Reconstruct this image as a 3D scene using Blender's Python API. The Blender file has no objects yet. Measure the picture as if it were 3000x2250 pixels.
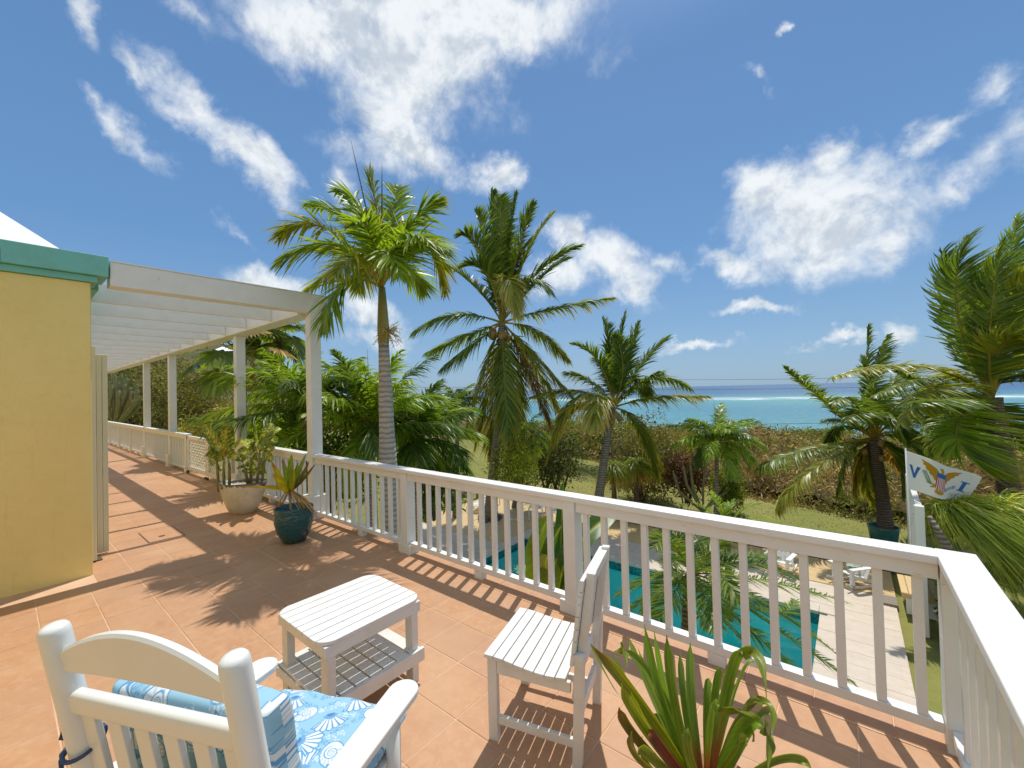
import bpy, math, random
import numpy as np
from mathutils import Vector, Matrix, Euler
R = math.radians
sc = bpy.context.scene
col = sc.collection
rng = np.random.RandomState(7)

# ------------------------------------------------------------------ camera
YAW, PIT, ROL, FPX, CW, CH = R(39.033), R(.960), R(-1.449), 1219.6, 3000, 2250
CAM = np.array([0., 0., 1.75])
_f = np.array([-math.sin(YAW)*math.cos(PIT), math.cos(YAW)*math.cos(PIT), math.sin(PIT)])
_r0 = np.array([math.cos(YAW), math.sin(YAW), 0.]); _u0 = np.cross(_r0, _f)
_r = math.cos(ROL)*_r0 + math.sin(ROL)*_u0
_u = -math.sin(ROL)*_r0 + math.cos(ROL)*_u0
def ray(x, y): return (x-CW/2)/FPX*_r - (y-CH/2)/FPX*_u + _f
def dp(x, y, D): return CAM + ray(x, y)*D                 # point seen at x, y, D metres ahead
def onz(x, y, z=0.): d = ray(x, y); return CAM + d*((z-CAM[2])/d[2])
def ony(x, y, Y): d = ray(x, y); return CAM + d*((Y-CAM[1])/d[1])
def unit(v): v = np.asarray(v, float); return v/np.linalg.norm(v)
cam = bpy.data.cameras.new('camera'); cam.sensor_width = 36; cam.lens = 36*FPX/CW
cam.clip_start = .05; cam.clip_end = 90000
co = bpy.data.objects.new('camera', cam); col.objects.link(co)
co.matrix_world = Matrix(((_r[0], _u[0], -_f[0], 0), (_r[1], _u[1], -_f[1], 0), (_r[2], _u[2], -_f[2], CAM[2]), (0, 0, 0, 1)))
sc.camera = co

# ------------------------------------------------------------------ sun, sky
SUN = unit((-.145, .39, 1.))
SUN_STRENGTH, SKY_STRENGTH = 2.9, .12
sl = bpy.data.lights.new('sun', 'SUN'); sl.energy = SUN_STRENGTH; sl.angle = R(.53); sl.color = (1, .945, .86)
so = bpy.data.objects.new('sun', sl); col.objects.link(so)
so.rotation_euler = Vector(SUN).to_track_quat('Z', 'Y').to_euler()
sc.view_settings.view_transform = 'Standard'; sc.view_settings.look = 'None'
sc.view_settings.exposure = .50; sc.view_settings.gamma = 1; sc.view_settings.use_curve_mapping = False

world = bpy.data.worlds.new('World'); sc.world = world; world.use_nodes = True
wt = world.node_tree; wt.nodes.clear()
def wn(t, **k):
    n = wt.nodes.new(t)
    for a, b in k.items(): setattr(n, a, b)
    return n
def wl(a, b): wt.links.new(a, b)
def wmath(op, a, b=None, c=None, clamp=False):
    n = wn('ShaderNodeMath', operation=op, use_clamp=clamp)
    for i, v in enumerate((a, b, c)):
        if v is None: continue
        if isinstance(v, (int, float)): n.inputs[i].default_value = v
        else: wl(v, n.inputs[i])
    return n.outputs[0]
wo = wn('ShaderNodeOutputWorld'); bg = wn('ShaderNodeBackground'); bg.inputs[1].default_value = SKY_STRENGTH
sky = wn('ShaderNodeTexSky', sky_type='NISHITA'); sky.sun_disc = False
sky.sun_elevation = math.asin(SUN[2]); sky.sun_rotation = math.atan2(SUN[0], SUN[1])
sky.altitude = 0; sky.air_density = 1.0; sky.dust_density = .6; sky.ozone_density = 2.2
tc = wn('ShaderNodeTexCoord')
# clouds live on the sky sphere, by direction
nz1 = wn('ShaderNodeTexNoise'); nz1.inputs['Scale'].default_value = 5.5; nz1.inputs['Detail'].default_value = 9; nz1.inputs['Roughness'].default_value = .62
wl(tc.outputs['Generated'], nz1.inputs['Vector'])
sub = wn('ShaderNodeVectorMath', operation='SUBTRACT'); wl(nz1.outputs['Color'], sub.inputs[0]); sub.inputs[1].default_value = (.5, .5, .5)
scl = wn('ShaderNodeVectorMath', operation='SCALE'); wl(sub.outputs[0], scl.inputs[0]); scl.inputs['Scale'].default_value = .20
wadd = wn('ShaderNodeVectorMath', operation='ADD'); wl(tc.outputs['Generated'], wadd.inputs[0]); wl(scl.outputs[0], wadd.inputs[1])
CL = [  # centre x, y, half length, half width, tilt, density
 (1180,0,560,130,8,1.1),(1120,190,330,130,24,1.15),(900,110,260,110,42,.95),(1160,380,190,120,50,1.1),(1225,455,120,75,15,1.0),
 (1480,60,260,120,-12,1.1),(1330,150,160,110,10,1.0),(1150,-220,700,200,0,1.1),(1000,470,90,45,20,.45),
 (560,25,220,45,30,.5),(690,420,270,62,50,.95),(600,300,120,50,52,.8),(790,560,110,50,60,.85),(470,215,120,30,48,.55),
 (400,380,130,38,40,.62),(300,290,50,26,60,.5),(245,75,110,34,50,.62),(660,680,70,26,25,.42),
 (1440,500,64,52,35,.9),(970,540,60,34,50,.5),
 (1780,780,170,72,24,1.0),(1660,720,100,55,30,.9),(1950,800,70,45,10,.8),(1640,830,90,50,0,.7),(1850,850,110,35,-5,.8),
 (2400,640,235,165,10,1.25),(2420,480,90,72,-10,1.05),(2250,560,100,90,30,1.05),(2540,690,110,100,0,1.05),(2380,760,180,50,-5,.9),
 (2130,775,85,42,20,.85),
 (2860,510,130,44,-38,.42),(2745,440,55,44,-50,.60),(2760,575,60,44,20,.5),(2890,330,100,34,-30,.42),(3000,430,100,70,0,.38),
 (2210,905,110,17,0,.75),(2020,1012,90,14,-6,.65),(2345,1004,60,13,0,.6),(2475,985,60,18,-3,.75),(2640,965,70,26,0,.75),
 (780,830,150,42,12,.9),(1060,900,110,52,30,.9),(1130,1000,120,40,0,.6),
 (2335,80,34,18,-30,.65),(2222,238,40,20,30,.4),
 (-500,300,300,90,30,.8),(1400,-700,900,300,10,1.2),(3500,200,350,120,-30,.9),(2600,-700,300,150,-40,.8),
]
CLD = []
for (cx, cy, a, b, ang, st) in CL:
    D = ray(cx, cy); n = np.linalg.norm(D); c = D/n
    e = R(ang); D2 = ray(cx+20*math.cos(e), cy+20*math.sin(e)); D3 = ray(cx-20*math.sin(e), cy+20*math.cos(e))
    t1 = D2/np.linalg.norm(D2)-c; s1 = np.linalg.norm(t1)/20; t2 = D3/np.linalg.norm(D3)-c; s2 = np.linalg.norm(t2)/20
    CLD.append((c, t1/np.linalg.norm(t1), t2/np.linalg.norm(t2), a*s1, b*s2, st))
cur = None
for (c, t1, t2, a, b, st) in CLD:
    t2 = unit(t2 - t1*(t1@t2)); t3 = np.cross(t1, t2)
    M = Matrix((tuple(t1), tuple(t2), tuple(t3))).transposed()
    mp = wn('ShaderNodeMapping', vector_type='TEXTURE')
    mp.inputs['Location'].default_value = tuple(c); mp.inputs['Rotation'].default_value = M.to_euler('XYZ')
    mp.inputs['Scale'].default_value = (a*1.25, b*1.35, .5)
    wl(wadd.outputs[0], mp.inputs['Vector'])
    ln = wn('ShaderNodeVectorMath', operation='LENGTH'); wl(mp.outputs[0], ln.inputs[0])
    v = wmath('MULTIPLY_ADD', ln.outputs['Value'], -st, st)
    cur = v if cur is None else wmath('SMOOTH_MAX', cur, v, .08)
nz2 = wn('ShaderNodeTexNoise'); nz2.inputs['Scale'].default_value = 8.5; nz2.inputs['Detail'].default_value = 11; nz2.inputs['Roughness'].default_value = .6
nz2.inputs['Distortion'].default_value = .25
wl(tc.outputs['Generated'], nz2.inputs['Vector'])
# beyond the frame: unseen broken cumulus, added to raise the ambient light
nz4 = wn('ShaderNodeTexNoise'); nz4.inputs['Scale'].default_value = 8.5; nz4.inputs['Detail'].default_value = 7; nz4.inputs['Roughness'].default_value = .6; nz4.inputs['Distortion'].default_value = .25
sof = wn('ShaderNodeVectorMath', operation='ADD'); wl(tc.outputs['Generated'], sof.inputs[0]); sof.inputs[1].default_value = tuple(unit(SUN+np.array([0, 0, .3]))*.022); wl(sof.outputs[0], nz4.inputs['Vector'])
nz3 = wn('ShaderNodeTexNoise'); nz3.inputs['Scale'].default_value = 2.6; nz3.inputs['Detail'].default_value = 4; wl(wadd.outputs[0], nz3.inputs['Vector'])
dvn = wn('ShaderNodeVectorMath', operation='DOT_PRODUCT'); wl(tc.outputs['Generated'], dvn.inputs[0]); dvn.inputs[1].default_value = tuple(_f)
outm = wn('ShaderNodeMapRange', interpolation_type='SMOOTHSTEP'); wl(dvn.outputs['Value'], outm.inputs[0]); outm.inputs[1].default_value = .50; outm.inputs[2].default_value = .30
vout = wmath('ADD', wmath('MULTIPLY', wmath('MULTIPLY_ADD', nz3.outputs['Fac'], 4.2, 1.25), outm.outputs[0]), -3.)
cur = wmath('SMOOTH_MAX', cur, vout, .05)
dens = wmath('ADD', cur, wmath('MULTIPLY_ADD', nz2.outputs['Fac'], 1.5, -.77))
mr = wn('ShaderNodeMapRange', interpolation_type='SMOOTHSTEP'); wl(dens, mr.inputs[0]); mr.inputs[1].default_value = -.08; mr.inputs[2].default_value = .78
# cloud tone: sun side of billows painted bright, lee side grey, greyer where thick
mr2 = wn('ShaderNodeMapRange', interpolation_type='SMOOTHSTEP'); wl(wmath('ADD', wmath('MULTIPLY', wmath('SUBTRACT', nz4.outputs['Fac'], nz2.outputs['Fac']), 5.5), wmath('MULTIPLY', dens, .42)), mr2.inputs[0]); mr2.inputs[1].default_value = -.15; mr2.inputs[2].default_value = 1.0
cg = wn('ShaderNodeMix', data_type='RGBA'); wl(mr2.outputs[0], cg.inputs[0]); cg.inputs[6].default_value = (5.5, 5.7, 5.8, 1); cg.inputs[7].default_value = (3.5, 3.9, 4.35, 1)
# the clear sky: the Nishita sky kept blue down to the sea horizon
sxyz = wn('ShaderNodeSeparateXYZ'); wl(tc.outputs['Generated'], sxyz.inputs[0])
rmp = wn('ShaderNodeValToRGB'); wl(sxyz.outputs[2], rmp.inputs[0])
for e_, (p_, c_) in enumerate([(.0, (.215, .375, .55)), (.10, (.19, .355, .57)), (.30, (.115, .27, .53)), (.6, (.095, .225, .47)), (1., (.13, .26, .48))]):
    el_ = rmp.color_ramp.elements[e_] if e_ < 2 else rmp.color_ramp.elements.new(p_)
    el_.position = p_; el_.color = (c_[0]*.1, c_[1]*.1, c_[2]*.1, 1)
gsc = wn('ShaderNodeVectorMath', operation='SCALE'); wl(rmp.outputs[0], gsc.inputs[0]); gsc.inputs['Scale'].default_value = 10*.755/SKY_STRENGTH
dsn = wn('ShaderNodeVectorMath', operation='DOT_PRODUCT'); wl(tc.outputs['Generated'], dsn.inputs[0]); dsn.inputs[1].default_value = tuple(SUN)
glw = wn('ShaderNodeMapRange', interpolation_type='SMOOTHSTEP'); wl(dsn.outputs['Value'], glw.inputs[0]); glw.inputs[1].default_value = .86; glw.inputs[2].default_value = 1.; glw.inputs[3].default_value = .86; glw.inputs[4].default_value = .4
hz = wn('ShaderNodeMix', data_type='RGBA'); wl(glw.outputs[0], hz.inputs[0]); wl(sky.outputs[0], hz.inputs[6]); wl(gsc.outputs[0], hz.inputs[7])
mx = wn('ShaderNodeMix', data_type='RGBA'); wl(wmath('MULTIPLY', mr.outputs[0], .93), mx.inputs[0]); wl(hz.outputs[2], mx.inputs[6]); wl(cg.outputs[2], mx.inputs[7])
wl(mx.outputs[2], bg.inputs[0]); wl(bg.outputs[0], wo.inputs[0])
sc.cycles.max_bounces = 8; sc.cycles.diffuse_bounces = 4; sc.cycles.transparent_max_bounces = 12; world.cycles.sampling_method = 'NONE'

# ------------------------------------------------------------------ materials
class NT:
    def __init__(s, name):
        s.m = bpy.data.materials.new(name); s.m.use_nodes = True; s.t = s.m.node_tree; s.t.nodes.clear()
        s.o = s.n('ShaderNodeOutputMaterial'); s.b = s.n('ShaderNodeBsdfPrincipled'); s.l(s.b.outputs[0], s.o.inputs[0])
    def n(s, t, **k):
        n = s.t.nodes.new(t)
        for a, b in k.items(): setattr(n, a, b)
        return n
    def l(s, a, b): s.t.links.new(a, b)
    def coord(s, w='Object'): return s.n('ShaderNodeTexCoord').outputs[w]
    def noise(s, vec, scale, detail=5, rough=.55, dist=0., stretch=None):
        if stretch:
            mp = s.n('ShaderNodeMapping'); mp.inputs['Scale'].default_value = stretch; s.l(vec, mp.inputs[0]); vec = mp.outputs[0]
        n = s.n('ShaderNodeTexNoise'); s.l(vec, n.inputs['Vector']); n.inputs['Scale'].default_value = scale
        n.inputs['Detail'].default_value = detail; n.inputs['Roughness'].default_value = rough; n.inputs['Distortion'].default_value = dist
        return n.outputs['Fac']
    def rng(s, v, a, b, c=0., d=1., smooth=False):
        n = s.n('ShaderNodeMapRange'); 
        if smooth: n.interpolation_type = 'SMOOTHSTEP'
        s.l(v, n.inputs[0]); n.inputs[1].default_value = a; n.inputs[2].default_value = b; n.inputs[3].default_value = c; n.inputs[4].default_value = d
        return n.outputs[0]
    def mix(s, f, a, b, mode='MIX'):
        n = s.n('ShaderNodeMix', data_type='RGBA', blend_type=mode)
        for i, v in ((0, f), (6, a), (7, b)):
            if isinstance(v, (int, float)): n.inputs[i].default_value = v
            elif isinstance(v, tuple): n.inputs[i].default_value = (*v[:3], 1)
            else: s.l(v, n.inputs[i])
        return n.outputs[2]
    def math(s, op, a, b):
        n = s.n('ShaderNodeMath', operation=op)
        for i, v in ((0, a), (1, b)):
            if isinstance(v, (int, float)): n.inputs[i].default_value = v
            else: s.l(v, n.inputs[i])
        return n.outputs[0]
    def col(s, c):
        if isinstance(c, tuple): s.b.inputs['Base Color'].default_value = (*c[:3], 1)
        else: s.l(c, s.b.inputs['Base Color'])
    def rough(s, v):
        if isinstance(v, (int, float)): s.b.inputs['Roughness'].default_value = v
        else: s.l(v, s.b.inputs['Roughness'])
    def bump(s, h, strength=.3, dist=.01):
        n = s.n('ShaderNodeBump'); s.l(h, n.inputs['Height']); n.inputs['Strength'].default_value = strength; n.inputs['Distance'].default_value = dist
        s.l(n.outputs[0], s.b.inputs['Normal'])
    def spec(s, v): s.b.inputs['Specular IOR Level'].default_value = v

def paint(name, c, rough=.45, dirt=(.55, .50, .42), amount=.12, grain=(1, 1, 1), bstr=.15, scale=6, scuff=0.):
    t = NT(name); o = t.coord()
    big = t.noise(o, scale, 6, .6); fine = t.noise(o, 55, 4, .6, 0, grain)
    f = t.math('MULTIPLY', t.rng(big, .45, .8), amount*2.2)
    f = t.math('ADD', f, t.math('MULTIPLY', t.rng(fine, .6, .8), amount*.6))
    scf = t.rng(t.noise(o, 17, 3, .6, .4, (.30, 1.6, 1.6)), .70, .74, 0, scuff); f = t.math('MAXIMUM', f, scf)
    t.col(t.mix(f, c, dirt)); t.rough(t.rng(fine, .3, .7, rough-.08, rough+.12)); t.bump(fine, bstr, .004)
    return t.m
WHITE = paint('white_paint', (.80, .80, .78), .42)
WHITE_R = paint('white_railing_paint', (.74, .745, .73), .42, (.5, .45, .38), .10, (1, 1, .2), scuff=.7)
WHITE_W = paint('worn_white_paint', (.72, .725, .70), .45, (.42, .36, .27), .16, (8, 1, 8), .3, scuff=.5)
t = NT('glossy_white_paint'); o = t.coord(); n_ = t.noise(o, 5, 4, .5); t.col(t.mix(t.rng(n_, .45, .8, 0, .35), (.70, .715, .69), (.60, .58, .50))); t.rough(.30); t.spec(.45); t.bump(t.noise(o, 24, 2, .5), .03, .002); WHITE_G = t.m
CREAM = paint('cream_shutter', (.66, .63, .47), .5, (.5, .46, .34), .1)
TEAL = paint('teal_trim', (.17, .50, .44), .5, (.16, .36, .30), .3)
ROOFW = paint('white_roof_coating', (.80, .82, .83), .6, (.55, .56, .56), .12)
def stucco(name, c, c2):
    t = NT(name); o = t.coord(); a = t.noise(o, 1.3, 5, .6); b = t.noise(o, 90, 3, .5); m_ = t.noise(o, 9, 5, .65, .8); st_ = t.noise(o, 3.2, 5, .7, 0, (5, 5, .35))
    cc = t.mix(t.rng(a, .3, .7), c, c2); cc = t.mix(t.rng(m_, .5, .8, 0, .30), cc, tuple(v*.82 for v in c2)); cc = t.mix(t.rng(st_, .58, .80, 0, .35), cc, tuple(v*.72 for v in c2))
    t.col(cc); t.rough(.85); t.bump(t.math('ADD', b, t.math('MULTIPLY', m_, 2.2)), .45, .006); return t.m
YELLOW = stucco('yellow_stucco', (.84, .69, .27), (.80, .63, .23))
CONCR = stucco('pale_concrete', (.50, .48, .44), (.42, .40, .36))
# terracotta tile: every tile its own tone
t = NT('terracotta_tile'); g = t.coord('Object'); oi = t.n('ShaderNodeObjectInfo')
va = t.n('ShaderNodeVectorMath', operation='ADD'); t.l(g, va.inputs[0]); t.l(oi.outputs['Location'], va.inputs[1])
big = t.noise(va.outputs[0], 3.2, 6, .62, .4); mid = t.noise(va.outputs[0], 17, 6, .7, .6); fine = t.noise(va.outputs[0], 120, 3, .6)
c = t.mix(t.rng(big, .3, .72), (.50, .275, .140), (.42, .215, .105))
c = t.mix(t.rng(mid, .45, .8), c, (.54, .33, .19))
c = t.mix(t.rng(fine, .66, .8, 0, .35), c, (.25, .10, .05))
c = t.mix(t.math('MULTIPLY', oi.outputs['Random'], .55), c, (.43, .245, .145)); c = t.mix(t.rng(t.noise(va.outputs[0], 1.1, 3, .5), .52, .70, 0, .5), c, (.55, .345, .20))
t.col(c); t.rough(t.rng(mid, .3, .7, .42, .6)); t.bump(mid, .12, .003); TILE = t.m
t = NT('grout'); o = t.coord(); a = t.noise(o, 3, 5); t.col(t.mix(t.rng(a, .35, .7), (.64, .43, .28), (.50, .31, .19))); t.rough(.85); GROUT = t.m
# travertine paver
t = NT('travertine'); g = t.coord(); oi = t.n('ShaderNodeObjectInfo')
va = t.n('ShaderNodeVectorMath', operation='ADD'); t.l(g, va.inputs[0]); t.l(oi.outputs['Location'], va.inputs[1])
a = t.noise(va.outputs[0], 2.6, 6, .65, .5, (1, 2.4, 1)); b = t.noise(va.outputs[0], 26, 5, .7)
c = t.mix(t.rng(a, .3, .7), (.60, .52, .43), (.50, .42, .33)); c = t.mix(t.rng(b, .55, .8, 0, .6), c, (.42, .34, .26))
c = t.mix(t.math('MULTIPLY', oi.outputs['Random'], .4), c, (.50, .44, .38)); t.col(c); t.rough(.7); t.bump(b, .2, .004); TRAV = t.m
def wood(name, c, c2, rough=.6, stretch=(1, 14, 14)):
    t = NT(name); o = t.coord(); oi = t.n('ShaderNodeObjectInfo')
    va = t.n('ShaderNodeVectorMath', operation='ADD'); t.l(o, va.inputs[0]); t.l(oi.outputs['Location'], va.inputs[1])
    a = t.noise(va.outputs[0], 3, 6, .6, .3, stretch); b = t.noise(va.outputs[0], .8, 3)
    cc = t.mix(t.rng(a, .3, .75), c, c2); cc = t.mix(t.math('MULTIPLY', oi.outputs['Random'], .45), cc, c2)
    t.col(cc); t.rough(rough); t.bump(a, .25, .004); return t.m
DECKW = wood('yellow_decking', (.62, .46, .23), (.50, .35, .16))
GREYW = wood('weathered_timber', (.30, .26, .21), (.20, .17, .13))
DARKW = wood('dark_timber', (.12, .09, .065), (.07, .05, .035))
WIRE = paint('dark_wire', (.05, .05, .055), .6)
BLACK = paint('black_rubber', (.03, .03, .03), .5)
FLAGW = None
def leafmat(name, trans=.3, rough=.38, tint=(1, 1, 1), sp=.5):
    t = NT(name); at = t.n('ShaderNodeAttribute', attribute_name='Col'); o = t.coord()
    n = t.noise(o, 9, 4, .6)
    c = t.mix(1., at.outputs['Color'], tint, 'MULTIPLY'); c2 = t.mix(t.rng(n, .3, .7, .0, .35), c, (.6, .6, .5), 'MULTIPLY')
    t.col(c2); t.rough(rough); t.spec(sp)
    tr = t.n('ShaderNodeBsdfTranslucent'); c3 = t.mix(1., c2, (1.5, 1.45, .6), 'MULTIPLY'); t.l(c3, tr.inputs[0])
    ms = t.n('ShaderNodeMixShader'); ms.inputs[0].default_value = trans
    t.l(t.b.outputs[0], ms.inputs[1]); t.l(tr.outputs[0], ms.inputs[2]); t.l(ms.outputs[0], t.o.inputs[0])
    return t.m
LEAF = leafmat('palm_leaf', .45, .38, (1.75, 1.45, 1.05), .45)
LEAFM = leafmat('matt_leaf', .3, .5, (1.5, 1.35, 1.1), .3)
DRY = leafmat('dry_scrub', .2, .75, (1.35, 1.3, 1.2), .1)
PRINT = None
def colmat(name, rough, sp=.4, bump=None):
    t = NT(name); at = t.n('ShaderNodeAttribute', attribute_name='Col'); t.col(at.outputs['Color']); t.rough(rough); t.spec(sp)
    if bump: o = t.coord(); t.bump(t.noise(o, bump, 3), .15, .002)
    return t.m
CLOTH = colmat('printed_fabric', .85, .2, 900)
BARKC = None
def bark(name, c, c2, ring, rough=.85, bs=.8):
    t = NT(name); o = t.coord(); 
    w = t.n('ShaderNodeTexWave', wave_type='BANDS', bands_direction='Z'); t.l(o, w.inputs[0]); w.inputs['Scale'].default_value = ring
    w.inputs['Distortion'].default_value = 2.6; w.inputs['Detail'].default_value = 4; w.inputs['Detail Scale'].default_value = 2.2
    n = t.noise(o, 14, 6, .7); f = t.rng(w.outputs['Fac'], .1, .6)
    cc = t.mix(f, c2, c); cc = t.mix(t.rng(n, .4, .75, 0, .7), cc, c2); t.col(cc); t.rough(rough); t.bump(w.outputs['Fac'], bs, .02); return t.m
BARKG = bark('ringed_grey_bark', (.44, .42, .38), (.25, .225, .195), 4.4, .85, .5)
BARKB = bark('coconut_bark', (.29, .25, .20), (.12, .095, .07), 4)
BARKD = bark('dark_bark', (.16, .12, .085), (.06, .045, .03), 5)
SHAFT = paint('green_crownshaft', (.22, .22, .055), .4, (.30, .17, .06), .5)
HUSK = bark('brown_boot', (.36, .19, .11), (.20, .10, .06), 2, .7, .3)
COCO = paint('coconut_husk', (.30, .19, .045), .5, (.20, .12, .04), .5)

# ------------------------------------------------------------------ mesh builder
class MB:
    def __init__(s): s.v = []; s.f = []
    def add(s, vs, fs):
        b = len(s.v); s.v.extend([tuple(map(float, v)) for v in vs]); s.f.extend([tuple(b+i for i in f) for f in fs]); return s
    def box(s, x0, x1, y0, y1, z0, z1):
        v = [(x, y, z) for z in (z0, z1) for y in (y0, y1) for x in (x0, x1)]
        return s.add(v, [(0, 2, 3, 1), (4, 5, 7, 6), (0, 1, 5, 4), (2, 6, 7, 3), (0, 4, 6, 2), (1, 3, 7, 5)])
    def beam(s, p, q, w, h, side=None):
        p = np.array(p, float); q = np.array(q, float); d = unit(q-p)
        sd = np.array(side, float) if side is not None else np.cross(d, (0, 0, 1)) if abs(d[2]) < .95 else np.array([1., 0, 0])
        sd = unit(sd - d*(sd@d)); up = np.cross(sd, d)
        v = [e+sd*a*w/2+up*b*h/2 for e in (p, q) for b in (-1, 1) for a in (-1, 1)]
        return s.add(v, [(0, 2, 3, 1), (4, 5, 7, 6), (0, 1, 5, 4), (2, 6, 7, 3), (0, 4, 6, 2), (1, 3, 7, 5)])
    def tube(s, pts, rad, n=8, cap=True):
        pts = [np.array(p, float) for p in pts]; m = len(pts)
        if not hasattr(rad, '__len__'): rad = [rad]*m
        up = None; rings = []
        for i, p in enumerate(pts):
            t = unit(pts[min(i+1, m-1)]-pts[max(i-1, 0)])
            if up is None: up = unit(np.cross(t, (1, 0, 0) if abs(t[0]) < .9 else (0, 1, 0)))
            up = unit(up - t*(t@up)); sd = np.cross(t, up)
            rings.append([p+rad[i]*(math.cos(2*math.pi*k/n)*up+math.sin(2*math.pi*k/n)*sd) for k in range(n)])
        vs = [v for r in rings for v in r]
        fs = [(i*n+k, i*n+(k+1) % n, (i+1)*n+(k+1) % n, (i+1)*n+k) for i in range(m-1) for k in range(n)]
        if cap: fs += [tuple(range(n-1, -1, -1)), tuple((m-1)*n+k for k in range(n))]
        return s.add(vs, fs)
    def lathe(s, prof, c=(0, 0, 0), n=32, sx=1., sy=1., rot=0., closed=False):
        vs = []; m = len(prof)
        for (r, z) in prof:
            for k in range(n):
                a = 2*math.pi*k/n; x = r*sx*math.cos(a); y = r*sy*math.sin(a)
                vs.append((c[0]+x*math.cos(rot)-y*math.sin(rot), c[1]+x*math.sin(rot)+y*math.cos(rot), c[2]+z))
        fs = [(i*n+k, i*n+(k+1) % n, (i+1)*n+(k+1) % n, (i+1)*n+k) for i in range(m-1) for k in range(n)]
        if not closed: fs += [tuple(range(n-1, -1, -1)), tuple((m-1)*n+k for k in range(n))]
        return s.add(vs, fs)
    def prism(s, poly, a, b, axis='z'):
        n = len(poly)
        def P(u, v, w): return {'z': (u, v, w), 'y': (u, w, v), 'x': (w, u, v)}[axis]
        vs = [P(u, v, a) for u, v in poly]+[P(u, v, b) for u, v in poly]
        fs = [tuple(range(n-1, -1, -1)), tuple(range(n, 2*n))]+[(i, (i+1) % n, n+(i+1) % n, n+i) for i in range(n)]
        if axis == 'y': fs = [tuple(reversed(f)) for f in fs]
        return s.add(vs, fs)
    def mesh(s, name, mat, smooth=False):
        me = bpy.data.meshes.new(name); me.from_pydata(s.v, [], s.f); me.materials.append(mat)
        if smooth: me.polygons.foreach_set('use_smooth', [True]*len(me.polygons))
        me.update(); return me
    def obj(s, name, mat, parent=None, smooth=False, bevel=0, loc=None):
        return link(name, s.mesh(name, mat, smooth), parent, bevel, loc)
def link(name, me, parent=None, bevel=0, loc=None):
    o = bpy.data.objects.new(name, me); col.objects.link(o)
    if parent is not None: o.parent = parent
    if loc is not None: o.location = loc
    if bevel:
        m = o.modifiers.new('bevel', 'BEVEL'); m.width = bevel; m.segments = 2; m.limit_method = 'ANGLE'; m.angle_limit = R(40); m.harden_normals = False
    return o
def npmesh(name, V, F, C=None, mat=None, smooth=False):
    """V n x 3, F list of arrays (k x 3 or k x 4), C n x 3"""
    me = bpy.data.meshes.new(name); V = np.asarray(V, np.float32)
    me.vertices.add(len(V)); me.vertices.foreach_set('co', V.ravel())
    loops = np.concatenate([f.ravel() for f in F]).astype(np.int32)
    tot = np.concatenate([np.full(len(f), f.shape[1]) for f in F]).astype(np.int32)
    st = np.concatenate([[0], np.cumsum(tot)[:-1]]).astype(np.int32)
    me.loops.add(len(loops)); me.loops.foreach_set('vertex_index', loops)
    me.polygons.add(len(tot)); me.polygons.foreach_set('loop_start', st); me.polygons.foreach_set('loop_total', tot)
    if smooth: me.polygons.foreach_set('use_smooth', np.ones(len(tot), bool))
    me.update(calc_edges=True)
    if C is not None:
        a = me.color_attributes.new('Col', 'FLOAT_COLOR', 'POINT'); cc = np.ones((len(V), 4), np.float32); cc[:, :3] = C; a.data.foreach_set('color', cc.ravel())
    if mat: me.materials.append(mat)
    return me
def tag(o, label=None, cat=None, group=None, kind=None):
    if label: o['label'] = label
    if cat: o['category'] = cat
    if group: o['group'] = group
    if kind: o['kind'] = kind
    return o
def thing(name, label, cat, loc=(0, 0, 0), rz=0., group=None):
    o = bpy.data.objects.new(name, None); o.empty_display_size = .1; col.objects.link(o); o.location = loc; o.rotation_euler = (0, 0, rz)
    return tag(o, label, cat, group)

# ------------------------------------------------------------------ terrain, sea
def sstep(a, b, x): t = np.clip((x-a)/(b-a), 0, 1); return t*t*(3-2*t)
def hgt(x, y):
    x = np.asarray(x, float); y = np.asarray(y, float)
    z = -2.86 + 0*x
    z = z + sstep(-12.5, -27, x)*2.3*sstep(34, 6, y)
    z = z - sstep(19, 118, y)*12.6*sstep(-150, -70, x) - sstep(60, 260, y)*16*sstep(-30, -90, x)
    hill = sstep(-45, -240, x)*30 + sstep(-240, -420, x)*22*(.6+.4*np.sin(y*.012+1.3))
    z = z + hill*sstep(-.50, -.32, y/np.minimum(x, -1.)+.0) 
    z = z + .05*np.sin(x*.9+y*.4)*np.sin(y*.7)*sstep(14, 22, y)
    return z
def grid(name, xs, ys, fz, mat, smooth=True, C=None):
    X, Y = np.meshgrid(xs, ys, indexing='ij'); Z = fz(X, Y); V = np.stack([X, Y, Z], -1).reshape(-1, 3)
    nx, ny = len(xs), len(ys); i, j = np.meshgrid(np.arange(nx-1), np.arange(ny-1), indexing='ij'); a = (i*ny+j).ravel()
    F = np.stack([a, a+ny, a+ny+1, a+1], 1)
    return npmesh(name, V, [F], C, mat, smooth)
t = NT('lawn_ground'); g = t.coord(); 
a = t.noise(g, .35, 6, .65); b = t.noise(g, 5, 6, .7); cN = t.noise(g, 40, 4, .7); dN = t.noise(g, .05, 4, .6)
c = t.mix(t.rng(a, .35, .68), (.17, .19, .045), (.27, .24, .08)); c = t.mix(t.rng(b, .4, .75, 0, .6), c, (.13, .16, .035)); c = t.mix(t.rng(cN, .5, .75, 0, .5), c, (.30, .28, .11))
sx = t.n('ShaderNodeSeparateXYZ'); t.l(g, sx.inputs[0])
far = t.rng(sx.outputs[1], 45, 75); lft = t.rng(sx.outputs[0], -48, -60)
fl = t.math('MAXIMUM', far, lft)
hc = t.mix(t.rng(t.noise(g, .12, 8, .72), .38, .62), (.050, .058, .020), (.13, .105, .05))
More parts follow.
